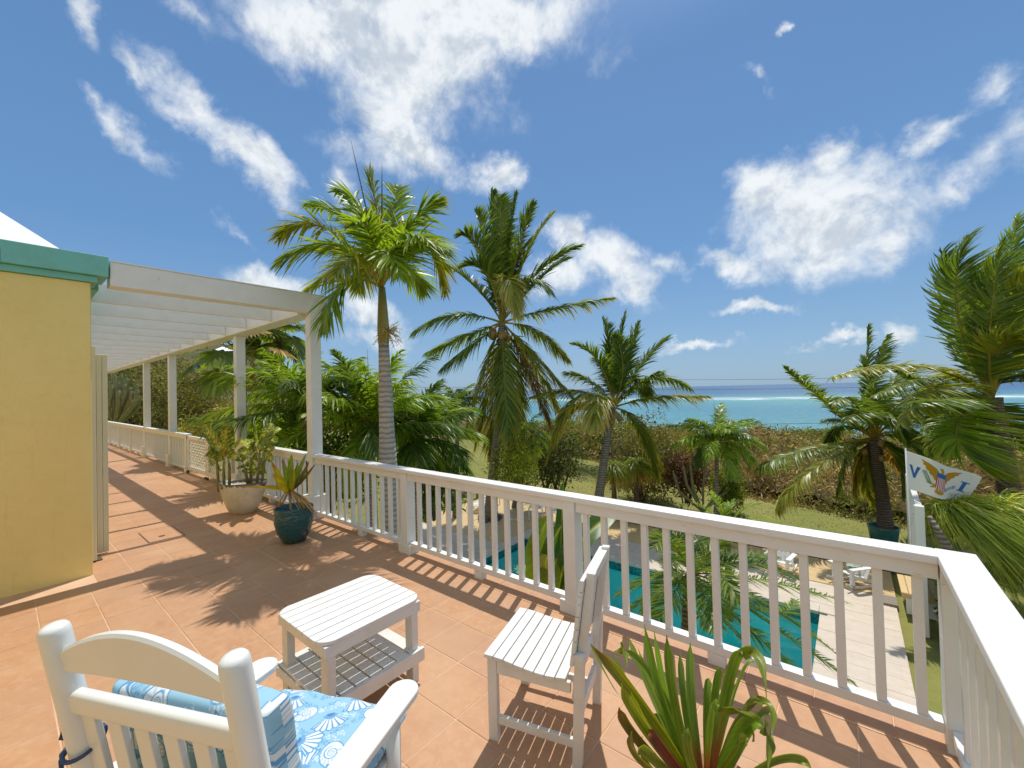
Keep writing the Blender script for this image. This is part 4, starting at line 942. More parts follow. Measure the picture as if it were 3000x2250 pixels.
bush('glossy_shrub', 'glossy green shrub right of the slender palm trunk', bpx(2132, 1428, 15.0), (.55, .5, .78), 3600, .11, [(.05, .085, .012), (.09, .13, .016)], rs, mat=LEAF)
bush('seaside_shrub', 'green shrub on the skyline below the breaking reef', bpx(2330, 1292, 34.), (2.6, 2, 1.0), 5000, .22, [(.07, .10, .025), (.10, .13, .03)], rs)
bush('seaside_shrub', 'smaller green shrub on the skyline just left of the wind-swept palm', bpx(2405, 1290, 33.), (1.5, 1.4, .85), 3500, .2, [(.08, .10, .025), (.12, .14, .03)], rs)
bush('dry_bush', 'olive dry bush right of the dark hedge bush, behind the croton', bpx(1960, 1310, 22.), (2.4, 2, 1.1), 6500, .15, [(.13, .12, .035), (.17, .14, .05), (.09, .10, .03)], rs)
bush('sea_grape', 'leafy green bush behind the leaning coconut trunk', bpx(1750, 1265, 24.), (3.2, 2, 1.1), 6500, .18, [(.06, .10, .02), (.10, .13, .03), (.16, .13, .06)], rs)
# left garden
bush('garden_hedge', 'tall dark hedge behind the column cactus at the end of the lawn', bpx(395, 1150, 34.), (5.2, 2.6, 2.7), 17000, .22, [(.035, .05, .012), (.06, .075, .018), (.11, .12, .03)], rs, cat='hedge')
bush('thicket_bush', 'bushy dark green thicket between the two far pergola posts', bpx(490, 1150, 29.), (2.6, 2.2, 2.9), 12000, .18, [(.04, .055, .016), (.09, .095, .03), (.14, .12, .05)], rs)
bush('thicket_bush', 'olive thicket behind the third pergola post', bpx(560, 1170, 25.), (2.0, 1.8, 2.2), 9000, .16, [(.09, .095, .025), (.15, .14, .04), (.05, .06, .02)], rs)
bush('garden_bush', 'low yellow-green bush in front of the lawn by the lattice gate', bpx(610, 1275, 15.5), (1.5, 1.1, .75), 6500, .10, [(.13, .14, .025), (.18, .17, .04), (.08, .09, .02)], rs)
bush('garden_bush', 'low dry bush between the gate and the areca palm', bpx(680, 1240, 16.5), (1.3, 1.0, .7), 4800, .10, [(.16, .14, .04), (.10, .11, .025), (.20, .15, .07)], rs)
bush('understory_bush', 'leafy green bush low behind the railing under the manila palms', bpx(960, 1370, 8.8), (1.1, 1.0, .8), 4500, .13, [(.05, .09, .015), (.09, .14, .02)], rs)
bush('understory_bush', 'dense green bush behind the railing right of the ringed trunk', bpx(1250, 1400, 10.5), (1.2, 1.0, .9), 4500, .13, [(.05, .085, .015), (.08, .12, .02)], rs)
bush('bed_shrub', 'dark shrub below the white bench beside the paved path', onz(2755, 1800, -2.2)+np.array([.35, 0, .1]), (.34, .8, .55), 3200, .09, [(.03, .045, .012), (.08, .08, .025)], rs)

# grassy tufts (ponytail palms on the lawn)
def tuft(parent, C, n, L, rs, cols, droop=.9, wind=(0, 0, 0), W=.014, upb=.9, name='foliage', seg=5, spread=1.):
    D = rs.randn(n, 3)*np.array([spread, spread, .5]); D[:, 2] = np.abs(D[:, 2])*.9+upb*rs.rand(n); k = rs.randint(0, len(cols), n)
    Cn = np.clip(np.array(cols)[k]*(1+.2*rs.randn(n)[:, None]), .01, 1)
    ac = Acc(); ac.add(*leaves(np.tile(C, (n, 1))+rs.randn(n, 3)*.05, D, L*(.7+.5*rs.rand(n)), np.full(n, W), rs.randn(n, 3), Cn, droop, wind, seg=seg, prof=(1, 1, .8)))
    return link(name, ac.mesh(name, LEAF), parent)
rs = np.random.RandomState(60)
for (x, y, lab) in ((1797, 1372, 'tufted ponytail palm left of a matching clump, beside the leaning coconut trunk'), (1862, 1362, 'tufted ponytail palm right of a matching clump, in front of the tall dark bush')):
    C = dp(x, y, 14.6); t = thing('ponytail_palm', lab, 'plant', (0, 0, 0), 0, 'ponytail palms on the lawn')
    tuft(t, C, 750, .85, rs, [(.12, .19, .02), (.20, .26, .04), (.07, .12, .02)], .95, (.06, .03, 0), .018); MB().tube([(C[0], C[1], -2.9), (C[0], C[1], -2.5), C], [.16, .10, .07], 10).obj('stem', BARKD, t, smooth=True)
    tuft(t, C+np.array([0, 0, -.25]), 350, .7, rs, [(.22, .14, .05), (.28, .19, .07)], 1.0, (0, 0, 0), .016, .1, 'dead_leaves')
# big ponytail at the right edge
C = dp(2975, 1570, 7.2); t = thing('ponytail_palm', 'huge wind-blown ponytail palm with streaming green leaves beyond the railing corner', 'plant')
rs = np.random.RandomState(61)
for k in range(5):
    q = C+np.array([(-.75, -.5, -.1, .3, .1)[k], (.0, .1, .2, -.1, .3)[k], (.30, .05, .35, -.3, -.5)[k]])
    tuft(t, q, 1000, 1.2, rs, [(.16, .27, .03), (.27, .38, .07), (.10, .19, .02), (.36, .42, .14)], .75, (.62, .12, -.25), .015, .8, 'foliage', 6, .9)
MB().tube([dp(2722, 1512, 7.4), dp(2755, 1568, 7.3), dp(2800, 1640, 7.2), dp(2830, 1760, 7.2)+np.array([0, 0, -.9])], [.035, .06, .085, .12], 10).obj('stem', BARKB, t, smooth=True)
MB().tube([dp(2800, 1640, 7.2), C+np.array([-.2, 0, 0])], [.08, .05], 10).obj('branch', BARKB, t, smooth=True)

# ------------------------------------------------------------------ cacti
def cactus(label, pts_px, D, base, rs, r=.075, name='column_cactus', colr=(.16, .18, .07)):
    t = thing(name, label, 'cactus'); mt = paint('cactus_skin_%d' % rs.randint(1e6), colr, .7, (.32, .30, .16), .5)
    for (x0, y0, x1, y1, rr) in pts_px:
        dd = rs.uniform(-.5, .5); top = dp(x1, y1, D+dd); mid = dp(x0, y0, D+dd); m = MB(); N = 16; n = 14
        P = [base+(mid-base)*u for u in (0, .5)]+[mid+(top-mid)*u for u in np.linspace(0, 1, 10)]
        rad = [r*rr*.8, r*rr]+[r*rr*(1 if u < .85 else .8 if u < .95 else .45) for u in np.linspace(0, 1, 10)]
        vs = []; up = None
        for i, p in enumerate(P):
            tt_ = unit(P[min(i+1, len(P)-1)]-P[max(i-1, 0)]); s1 = unit(np.cross(tt_, (0, 1, 0))); s2 = np.cross(tt_, s1)
            for k in range(n): q = rad[i]*(1 if k % 2 else .78); a = 2*math.pi*k/n; vs.append(p+q*(math.cos(a)*s1+math.sin(a)*s2))
        fs = [(i*n+k, i*n+(k+1) % n, (i+1)*n+(k+1) % n, (i+1)*n+k) for i in range(len(P)-1) for k in range(n)]+[tuple((len(P)-1)*n+k for k in range(n))]
        m.add(vs, fs).obj('stem', mt, t)
    return t
rs = np.random.RandomState(70); q8 = lambda x, y: (300+x*.2984, 940+y*.2984)
st = []
for (x0, y0, x1, y1, s_) in [(70, 800, 62, 590, 1), (110, 840, 90, 620, 1), (120, 700, 108, 480, 1), (140, 760, 128, 530, .9), (165, 850, 165, 680, 1.1), (190, 760, 190, 510, 1), (215, 830, 228, 680, 1), (240, 700, 245, 560, .9), (255, 840, 270, 660, 1), (150, 700, 148, 600, .8), (285, 780, 290, 690, .9), (310, 760, 340, 580, 1), (335, 740, 345, 620, .9), (330, 800, 350, 680, 1), (340, 860, 365, 735, 1), (300, 790, 320, 770, .8), (60, 870, 105, 670, .9), (205, 860, 180, 730, .9), (225, 720, 222, 620, .8), (270, 740, 275, 650, .8)]:
    st.append((*q8(x0, y0), *q8(x1, y1), s_))
bc = dp(*q8(120, 960), 19.); cactus('big column cactus with many upright arms left of the far pergola posts', st, 19., bc+np.array([0, 0, -.4]), rs, .095)
st = []
for k in range(26): x = 1790+k*4.6+rs.rand()*3; st.append((x, 1330+rs.rand()*20, x+rs.randn()*3, 1262+rs.rand()*40, .8))
cactus('stand of thin grey cactus stems behind the ponytail palms', st, 20., dp(1840, 1400, 20.), rs, .05, colr=(.12, .11, .07))
st = [(1990, 1440, 1972, 1380, 1), (2012, 1420, 2002, 1365, 1), (2030, 1430, 2022, 1358, 1), (2060, 1420, 2068, 1345, .9), (2135, 1400, 2145, 1345, .9), (2120, 1430, 2132, 1350, 1), (2150, 1420, 2160, 1378, 1), (2026, 1440, 2035, 1370, 1)]
cactus('small column cactus poking out around the croton bush', st, 14.8, dp(2060, 1500, 14.8), rs, .045, colr=(.20, .19, .11))

# ------------------------------------------------------------------ dry scrub band down to the shore
rs = np.random.RandomState(80)
edge = np.array([(-40, 34), (-26, 30), (-17, 26), (-8.5, 22.5), (-3.6, 19.6), (1.3, 18.0), (6, 16.5), (14, 15)])
def edge_y(x): return np.interp(x, edge[:, 0], edge[:, 1])
def scrub_h(x, y):
    d = y-edge_y(x); lump = .55+.45*np.sin(x*1.1+np.sin(y*.7)*1.5)*np.sin(y*.9+np.sin(x*.6)*1.7)+.28*np.sin(x*2.7+1)*np.sin(y*2.3)
    h = sstep(64, 46, d)*.55*sstep(-.3, 1.0, d)*(1+.5*lump)+1.35*sstep(2, 13, d)*(.55+.55*lump)*sstep(64, 46, d)
    return np.clip(h, .0, 3.2)
t = NT('scrub_ground'); g = t.coord(); t.col(t.mix(t.rng(t.noise(g, 1.6, 8, .8), .35, .7), (.09, .075, .03), (.30, .21, .10))); t.rough(1.); t.spec(.1); t.bump(t.noise(g, 3, 8, .8), 1., .4)
xs_ = np.linspace(-42, 16, 150); ys_ = np.linspace(0, 62, 110)
X, D_ = np.meshgrid(xs_, ys_, indexing='ij'); Y = edge_y(X)+.5+D_; Z = hgt(X, Y)+scrub_h(X, Y)*.45+.10*np.sin(X*4.1)*np.sin(Y*3.3)+.12*rs.rand(*X.shape)
V = np.stack([X, Y, Z], -1).reshape(-1, 3); nx, ny = X.shape; i, j = np.meshgrid(np.arange(nx-1), np.arange(ny-1), indexing='ij'); a = (i*ny+j).ravel()
me = npmesh('scrub_undergrowth', V, [np.stack([a, a+ny, a+ny+1, a+1], 1)], None, t.m, True)
so_ = link('dry_scrub', me); tag(so_, kind='stuff')
n = 190000; x = rs.uniform(-42, 16, n); dd = rs.rand(n)**1.8*38; y = edge_y(x)+dd-.5*rs.rand(n); h = scrub_h(x, y); z = hgt(x, y)+h*(.15+.95*rs.rand(n)**.8)-.05
P = np.stack([x, y, z], 1); sz = (.13+.009*dd)*(.4+1.2*rs.rand(n)); D = rs.randn(n, 3)*.9+np.array([.15, 0, .7]); nzv = np.sin(x*.75+1)+np.sin(y*.8+x*.4)+.7*rs.randn(n)
pal = np.array([(.30, .215, .10), (.20, .14, .065), (.40, .31, .17), (.12, .15, .035), (.21, .22, .065), (.15, .12, .06)])
gr_ = (nzv+.14*dd+(-x)*.05-.1) > .9; k = np.where(gr_, rs.randint(3, 6, n), rs.randint(0, 3, n)); Cn = np.clip(pal[k]*(1+.3*rs.randn(n)[:, None]), .01, 1)
ac = Acc(); ac.add(*leaves(P, D, sz*1.5, sz*.26, rs.randn(n, 3), Cn, .35, seg=2, prof=(.6, 1, .7)))
cx_ = rs.uniform(-40, 15, 90); cy_ = edge_y(cx_)+rs.rand(90)**1.3*26; kk_ = rs.randint(0, 90, 26000); n = len(kk_); rr_ = (.35+.5*rs.rand(90))[kk_]
x = cx_[kk_]+rr_*rs.randn(n)*.7; y = cy_[kk_]+rr_*rs.randn(n)*.7; z = hgt(x, y)+scrub_h(cx_[kk_], cy_[kk_])*.8+(.55+.55*rs.rand(90)[kk_])*rs.rand(n)**.8*np.exp(-((x-cx_[kk_])**2+(y-cy_[kk_])**2)/(1.2*rr_**2)); c_i = rs.randint(0, 6, 90)[kk_]
ac.add(*leaves(np.stack([x, y, z], 1), rs.randn(n, 3)*.8+np.array([.1, 0, .8]), .16+.3*rs.rand(n), .03+.05*rs.rand(n), rs.randn(n, 3), np.clip(pal[c_i]*(1+.3*rs.randn(n)[:, None]), .01, 1), .3, seg=2))
o = link('scrub_twigs', ac.mesh('scrub_twigs', DRY), so_)
# scrubby slope on the left beyond the lawn
n = 26000; x = rs.uniform(-75, -40, n); y = rs.uniform(-4, 34, n); z = hgt(x, y); P = np.stack([x, y, z+1.4*rs.rand(n)*(1+np.sin(x*.8)*np.sin(y*.9))], 1)
Cn = np.clip(pal[rs.randint(0, 6, n)]*(1+.25*rs.randn(n)[:, None]), .01, 1); ac = Acc(); ac.add(*leaves(P, rs.randn(n, 3)+np.array([0, 0, .8]), .35+.4*rs.rand(n), .12+.1*rs.rand(n), rs.randn(n, 3), Cn, .2, seg=2))
tag(link('hillside_scrub', ac.mesh('hillside_scrub', DRY)), kind='stuff')
# lawn grass: short blades
n = 60000; x = rs.uniform(-30, 9, n); y = 3+rs.rand(n)*24; ok = (y < edge_y(x)) & ~((x > -12.3) & (x < .9) & (y < 13.7)) & (y > 13.6-8*(x < -12.3)-9*(x > .9)); x, y = x[ok], y[ok]; n = len(x)
Cn = np.clip(np.array([(.13, .15, .03), (.20, .19, .06), (.09, .12, .02)])[rs.randint(0, 3, n)]*(1+.2*rs.randn(n)[:, None]), .01, 1)
ac = Acc(); ac.add(*leaves(np.stack([x, y, hgt(x, y)-.01], 1), rs.randn(n, 3)*.5+np.array([0, 0, 1]), .05+.06*rs.rand(n), np.full(n, .016), rs.randn(n, 3), Cn, .2, seg=2))
tag(link('lawn_grass', ac.mesh('lawn_grass', LEAFM)), kind='stuff')

# ------------------------------------------------------------------ pool terrace
PZ = -2.80; PX0, PX1, PY0, PY1 = -7.95, -.58, 5.35, 10.28
pool = thing('swimming_pool', 'turquoise swimming pool in the pale paved terrace below', 'pool', (0, 0, 0))
t = NT('pool_plaster'); g = t.coord(); v = t.n('ShaderNodeTexVoronoi'); v.feature = 'SMOOTH_F1'; t.l(g, v.inputs[0]); v.inputs['Scale'].default_value = 3.2
t.col(t.mix(t.rng(v.outputs[0], .2, .7, 0, .5), (.16, .62, .62), (.11, .54, .57))); t.rough(.6); PLAS = t.m  # cell pattern stands in for water caustics, painted into the plaster colour
t = NT('mosaic_band'); g = t.coord(); v = t.n('ShaderNodeTexVoronoi'); t.l(g, v.inputs[0]); v.inputs['Scale'].default_value = 22; v.inputs['Randomness'].default_value = .15
t.col(t.mix(t.rng(v.outputs['Color'], .3, .7), (.01, .10, .13), (.02, .20, .22))); t.rough(.25); MOS = t.m
m = MB(); m.box(PX0, PX1, PY0, PY1, PZ-1.55, PZ-1.45); m.obj('basin_floor', PLAS, pool)
for (a, b, c, d) in ((PX0-.1, PX0, PY0-.1, PY1+.1), (PX1, PX1+.1, PY0-.1, PY1+.1), (PX0, PX1, PY0-.1, PY0), (PX0, PX1, PY1, PY1+.1)):
    MB().box(a, b, c, d, PZ-1.5, PZ-.26).obj('basin_wall', PLAS, pool); 
for (a, b, c, d) in ((PX0-.1, PX0+.006, PY0-.1, PY1+.1), (PX1-.006, PX1+.1, PY0-.1, PY1+.1), (PX0+.006, PX1-.006, PY0-.1, PY0+.006), (PX0+.006, PX1-.006, PY1-.006, PY1+.1)):
    MB().box(a, b, c, d, PZ-.259, PZ-.04).obj('mosaic_band', MOS, pool)
t = NT('pool_water'); t.t.nodes.remove(t.b); g = t.coord()
gl = t.n('ShaderNodeBsdfGlossy'); gl.inputs['Roughness'].default_value = .03; tr = t.n('ShaderNodeBsdfTransparent'); tr.inputs[0].default_value = (.50, .92, .92, 1)
fr = t.n('ShaderNodeFresnel'); fr.inputs[0].default_value = 1.33; bp = t.n('ShaderNodeBump'); t.l(t.noise(g, 3.2, 4, .6, .5), bp.inputs['Height']); bp.inputs['Strength'].default_value = .5; bp.inputs['Distance'].default_value = .06
t.l(bp.outputs[0], gl.inputs['Normal']); t.l(bp.outputs[0], fr.inputs['Normal']); ms = t.n('ShaderNodeMixShader'); t.l(fr.outputs[0], ms.inputs[0]); t.l(tr.outputs[0], ms.inputs[1]); t.l(gl.outputs[0], ms.inputs[2]); t.l(ms.outputs[0], t.o.inputs[0]); WAT = t.m
m = MB(); m.add([(PX0, PY0, PZ-.17), (PX1, PY0, PZ-.17), (PX1, PY1, PZ-.17), (PX0, PY1, PZ-.17)], [(0, 1, 2, 3)]); m.obj('water_surface', WAT, pool)
# bubbling return jet
P0 = onz(1532, 1668, PZ-.15); ac = Acc(); n = 260; rs = np.random.RandomState(90); rr = np.abs(rs.randn(n))*.13; aa = rs.rand(n)*6.28
P = P0+np.stack([rr*np.cos(aa), rr*np.sin(aa), .10*np.exp(-rr*9)*rs.rand(n)], 1); ac.add(*leaves(P, rs.randn(n, 3)+np.array([0, 0, .5]), .05+.04*rs.rand(n), .04+.03*rs.rand(n), rs.randn(n, 3), np.tile([.62, .82, .84], (n, 1)), 0, seg=2))
link('bubbling_jet', ac.mesh('bubbling_jet', LEAFM), pool)
cop = thing('pool_coping', 'pale stone coping around the turquoise pool', 'coping')
for (x0, x1, y0, y1) in [(PX0-.32+k*.766, PX0-.32+(k+1)*.766-.006, yy, yy+.30) for k in range(11) for yy in (PY0-.285, PY1-.015)]:
    MB().box(x0, min(x1, PX1+.32), y0, y1, PZ-.05, PZ+.012).obj('coping_stone', TRAV, cop, bevel=.006)
for yy in np.arange(PY0+.03, PY1-.1, .60):
    for xx in (PX0-.32, PX1-.015): MB().box(xx, xx+.335, yy-.012, min(yy+.582, PY1-.02), PZ-.05, PZ+.0115).obj('coping_stone', TRAV, cop, bevel=.006)
pv = tag(bpy.data.objects.new('pool_paving', None), kind='structure'); col.objects.link(pv)
m = MB()
for (a, b, c, d) in ((-12.3, PX0-.1, 3.0, 13.35), (PX1+.1, .60, 3.0, 11.79), (PX0-.1, PX1+.1, 3.0, PY0-.1), (PX0-.1, PX1+.1, PY1+.1, 13.35), (PX1+.1, .60, 11.79, 13.35)): m.box(a, b, c, d, PZ-.3, PZ-.006)
m.obj('paving_bed', TRAV, pv)
pvm = {}
row = 0; y = 3.0
cnt = 0
while y < 11.78:
    x = -12.3-(row % 3)*.2
    while x < .60:
        w = .60; x0, x1, y0, y1 = max(x, -12.3), min(x+w, .60), y, min(y+.405, 11.79)
        inside = (x1 > PX0-.32 and x0 < PX1+.32 and y1 > PY0-.29 and y0 < PY1+.29)
        wooden = (x1 < -8.3 and y0 > 9.3)
        if inside:
            segs = []
            if x0 < PX0-.33: segs.append((x0, min(x1, PX0-.325), y0, y1))
            if x1 > PX1+.33: segs.append((max(x0, PX1+.325), x1, y0, y1))
            if y1 > PY1+.29 and y0 < PY1+.29: segs.append((max(x0, PX0-.32), min(x1, PX1+.32), PY1+.29, y1))
            if y0 < PY0-.29 and y1 > PY0-.29: segs.append((max(x0, PX0-.32), min(x1, PX1+.32), y0, PY0-.29))
        else: segs = [] if wooden else [(x0, x1, y0, y1)]
        for (a, b, c, d) in segs:
            if b-a < .03 or d-c < .03 or cnt > 296: continue
            key = (round(b-a, 2), round(d-c, 2))
            if key not in pvm: pvm[key] = MB().box(-(b-a)/2+.003, (b-a)/2-.003, -(d-c)/2+.003, (d-c)/2-.003, -.03, 0).mesh('paver', TRAV)
            if y < 5.0 and x > -7: 
                pass
            link('paver', pvm[key], pv, loc=((a+b)/2, (c+d)/2, PZ+rng.uniform(-.0015, .0015))); cnt += 1
        x += w
    y += .405; row += 1
dk = thing('wooden_deck', 'yellow board deck along the far side of the pool', 'deck')
for k in range(11):
    y0 = 11.80+k*.142; 
    MB().box(-12.3, .62, y0, y0+.134, PZ-.03, PZ+.012).obj('deck_board', DECKW, dk, bevel=.003)
for k in range(17):
    y0 = 9.40+k*.142
    if y0 > 11.68: break
    for (a, b) in ((-12.3, -10.45), (-9.65, -8.3)) if 10.5 < y0 < 11.5 else ((-12.3, -8.3),): MB().box(a, b, y0, y0+.134, PZ-.03, PZ+.012).obj('deck_board', DECKW, dk, bevel=.003)
ste = thing('deck_step', 'grey board step at the right end of the pool deck', 'step')
for k in range(4): MB().box(.24+.001*k, .62, 11.35+k*.11, 11.45+k*.11, PZ+.002, PZ+.05).obj('step_board', GREYW, ste)
rs = np.random.RandomState(91)
rk = thing('palm_collar_rocks', 'brown stones around the foot of the tall coconut palm in the deck', 'rocks', (bB[0], bB[1], PZ))
for k in range(26):
    a = k*.7; r_ = .28+.14*rs.rand(); s_ = .05+.05*rs.rand(); pr = [(.001, -s_*.6), (s_*.8, -s_*.4), (s_, 0), (s_*.7, s_*.5), (.001, s_*.6)]
    MB().lathe(pr, n=7, sx=1+.3*rs.rand(), closed=True).obj('stone', paint('brown_stone', (.12, .07, .045), .9) if k == 0 else bpy.data.materials['brown_stone'], rk, smooth=False, loc=(r_*math.cos(a), r_*math.sin(a), .02+.05*rs.rand()))
te = thing('timber_edging', 'low dark timber edging between the pool deck and the lawn', 'edging')
for (z0, z1, yy) in ((-2.86, -2.72, 13.46), (-2.70, -2.60, 13.50)):
    MB().box(-8.8, .7, yy, yy+.05, z0, z1).obj('rail', GREYW, te, bevel=.004)
MB().box(-8.8, .7, 13.42, 13.455, -2.9, -2.76).obj('rail', DARKW, te)
for k in range(7): MB().box(-8.7+k*1.55, -8.6+k*1.55, 13.56, 13.64, -2.9, -2.58).obj('post', GREYW, te)
lf = thing('timber_fence', 'weathered grey two-rail timber fence at the left side of the pool', 'fence')
fa, fb = onz(1255, 1475, PZ), onz(1395, 1420, -2.4)
fa = np.array([-13.0, 9.8, -2.85]); fb = np.array([-12.6, 14.8, -2.85])
for z in (.32, .62): MB().beam(fa+np.array([0, 0, z]), fb+np.array([0, 0, z]), .05, .14).obj('rail', GREYW, lf, bevel=.005)
for k in range(4): q = fa+(fb-fa)*k/3; MB().box(q[0]-.05, q[0]+.05, q[1]-.05, q[1]+.05, q[2]-.1, q[2]+.75).obj('post', GREYW, lf, bevel=.005)

# white screen fence, flag and pole
sf = thing('white_screen_fence', 'white panelled screen fence running away behind the flag', 'fence')
PA = np.array([.93, 10.35]); 
pA = onz(2700, 1860, -2.82); tA = dp(2702, 1480, depth_of(pA))
def vpost(root, px0, py0, top_py, zb, w, name='post'):
    b = onz(px0, py0, zb); D = depth_of(b); zt = dp(px0-4, top_py, D)[2]; MB().box(b[0]-w/2, b[0]+w/2, b[1]-w/2, b[1]+w/2, zb, zt).obj(name, WHITE_R, root, bevel=.005); return b, zt
b0, zt = vpost(sf, 2708, 1862, 1483, -2.84, .13)
b1 = dp(2662, 1431, depth_of(b0)+2.6); b1 = np.array([b1[0], b1[1]])
m = MB(); d = np.array([b1[0]-b0[0], b1[1]-b0[1]]); Lf = np.linalg.norm(d)
for k in range(4): 
    q = b0[:2]+d*(k+.5)/4; MB().beam((b0[0]+d[0]*k/4, b0[1]+d[1]*k/4, (zt-2.84)/2), (b0[0]+d[0]*(k+1)/4-.01, b0[1]+d[1]*(k+1)/4-.01, (zt-2.84)/2), .03, zt+2.84-.12, (d[1], -d[0], 0)).obj('panel_board', WHITE_R, sf, bevel=.003)
MB().beam((b0[0], b0[1], zt-.03), (b1[0], b1[1], zt-.03), .09, .05).obj('cap', WHITE_R, sf, bevel=.004)
MB().box(b1[0]-.05, b1[0]+.05, b1[1]-.05, b1[1]+.05, -2.9, zt+.0).obj('post', WHITE_R, sf, bevel=.004)
DFL = depth_of(b0)-.1
fp = thing('flag_pole', 'thin white flag pole fixed to the white screen fence', 'pole')
Pp0 = dp(2668, 1600, DFL); Pp1 = dp(2653, 1313, DFL); MB().tube([Pp0+np.array([0, 0, -1.2]), Pp0, Pp1], .011, 10).obj('pole', WHITE, fp, smooth=True)
# the flag: white field, V and I, gold eagle, shield, sprig and arrows
def flagcol(u, v):
    C = np.tile(np.array([.80, .81, .80]), (len(u), 1)); gold = np.array([.62, .36, .03]); blue = np.array([.05, .20, .52]); red = np.array([.55, .03, .07]); grn = np.array([.05, .22, .10])
    x, y = (u-.5)*1.5, (v-.5)
    def inpoly(P):
        P = np.array(P); c = np.zeros(len(x), bool); n = len(P)
        for i in range(n):
            x1, y1 = P[i]; x2, y2 = P[(i+1) % n]
            if y1 == y2: continue
            cc = ((y1 > y) != (y2 > y)) & (x < (x2-x1)*(y-y1)/(y2-y1)+x1); c ^= cc
        return c
    for s in (-1, 1):
        W_ = [(s*.06, .02), (s*.10, .22), (s*.17, .30), (s*.30, .37), (s*.46, .42), (s*.41, .34), (s*.42, .30), (s*.36, .26), (s*.36, .20), (s*.30, .16), (s*.29, .10), (s*.22, .06), (s*.19, -.02), (s*.12, -.06)]
        C[inpoly(W_)] = gold
        f = inpoly(W_) & (np.sin(y*150-s*x*60) > .75); C[f] = gold*.6
        C[inpoly([(s*.08, -.12), (s*.19, -.18), (s*.24, -.27), (s*.17, -.25), (s*.10, -.22)])] = gold
    C[inpoly([(-.05, .10), (.06, .10), (.07, .30), (.02, .38), (-.06, .36), (-.10, .31), (-.04, .29)])] = gold
    C[inpoly([(-.09, -.18), (.09, -.18), (.14, -.36), (.05, -.40), (-.05, -.40), (-.14, -.36)])] = gold
    C[inpoly([(-.30, -.10), (-.12, -.16), (-.12, -.20), (-.28, -.16)])] = gold
    sh_ = (np.abs(x) < .15*np.clip(1.1-np.clip(-y-.05, 0, 1)**2*10, 0, 1)) & (y < .22) & (y > -.29)
    C[sh_] = np.array([.8, .8, .8]); C[sh_ & (np.floor((x+.15)/.0231).astype(int) % 2 == 0)] = red; C[sh_ & (y > .08)] = blue
    C[inpoly([(-.69, .17), (-.62, .17), (-.565, -.04), (-.51, .17), (-.44, .17), (-.54, -.16), (-.59, -.16)])] = blue
    C[(np.abs(x-.565) < .032) & (np.abs(y) < .165)] = blue; C[(np.abs(x-.565) < .07) & (np.abs(np.abs(y)-.15) < .018)] = blue
    for k in range(11):
        cx, cy = -.37+k*.012, .12-k*.028
        for s in (-1, 1):
            a = np.radians(s*40+70); du = (x-cx-s*.025); dv = (y-cy-.006)
            p_ = du*np.cos(a)+dv*np.sin(a); q_ = -du*np.sin(a)+dv*np.cos(a); C[(p_/.028)**2+(q_/.009)**2 < 1] = grn
    C[np.abs((x+.31)+(y+.02)*.43) < np.where((y > -.2) & (y < .14) & (x < -.2), .005, -1)] = grn
    for k in range(3):
        o_ = k*.035; dd_ = np.abs((y+.20+o_)-(x-.20)*.62); C[(dd_ < .009) & (x > .16) & (x < .44)] = blue
        C[inpoly([(.40, -.09-o_), (.47, -.03-o_), (.415, -.045-o_)])] = blue
    return C
nu, nv = 300, 170
U, V_ = np.meshgrid(np.linspace(0, 1, nu), np.linspace(0, 1, nv), indexing='ij'); u, v = U.ravel(), V_.ravel()
TL, BL_, TR, BR_ = dp(2656, 1320, DFL), dp(2659, 1432, DFL), dp(2868, 1398, DFL+.25), dp(2822, 1478, DFL+.25)
P = (1-u)[:, None]*((1-v)[:, None]*BL_+v[:, None]*TL)+u[:, None]*((1-v)[:, None]*BR_+v[:, None]*TR)
wv = .055*np.sin(u*9.5+v*1.6)*np.clip(u*2.5, 0, 1); P = P+Fw[None]*wv[:, None]+np.array([0, 0, 1])[None]*(.028*np.sin(u*8+1)*u)[:, None]
i, j = np.meshgrid(np.arange(nu-1), np.arange(nv-1), indexing='ij'); q = (i*nv+j).ravel()
Pn = np.concatenate([P, P+Fw[None]*.003]); n0 = len(P); Cf = flagcol(u, v)
me = npmesh('flag', Pn, [np.stack([q, q+nv, q+nv+1, q+1], 1), np.stack([q, q+1, q+nv+1, q+nv], 1)+n0], np.concatenate([Cf, Cf]), None, True)
tF = NT('flag_cloth'); at = tF.n('ShaderNodeAttribute', attribute_name='Col'); tF.col(at.outputs['Color']); tF.rough(.8); tF.spec(.2)
trn = tF.n('ShaderNodeBsdfTranslucent'); tF.l(at.outputs['Color'], trn.inputs[0]); mS = tF.n('ShaderNodeMixShader'); mS.inputs[0].default_value = .35; tF.l(tF.b.outputs[0], mS.inputs[1]); tF.l(trn.outputs[0], mS.inputs[2]); tF.l(mS.outputs[0], tF.o.inputs[0])
me.materials.append(tF.m); fo = link('flag', me); tag(fo, 'white flag with gold eagle, striped shield and blue letters V and I', 'flag')

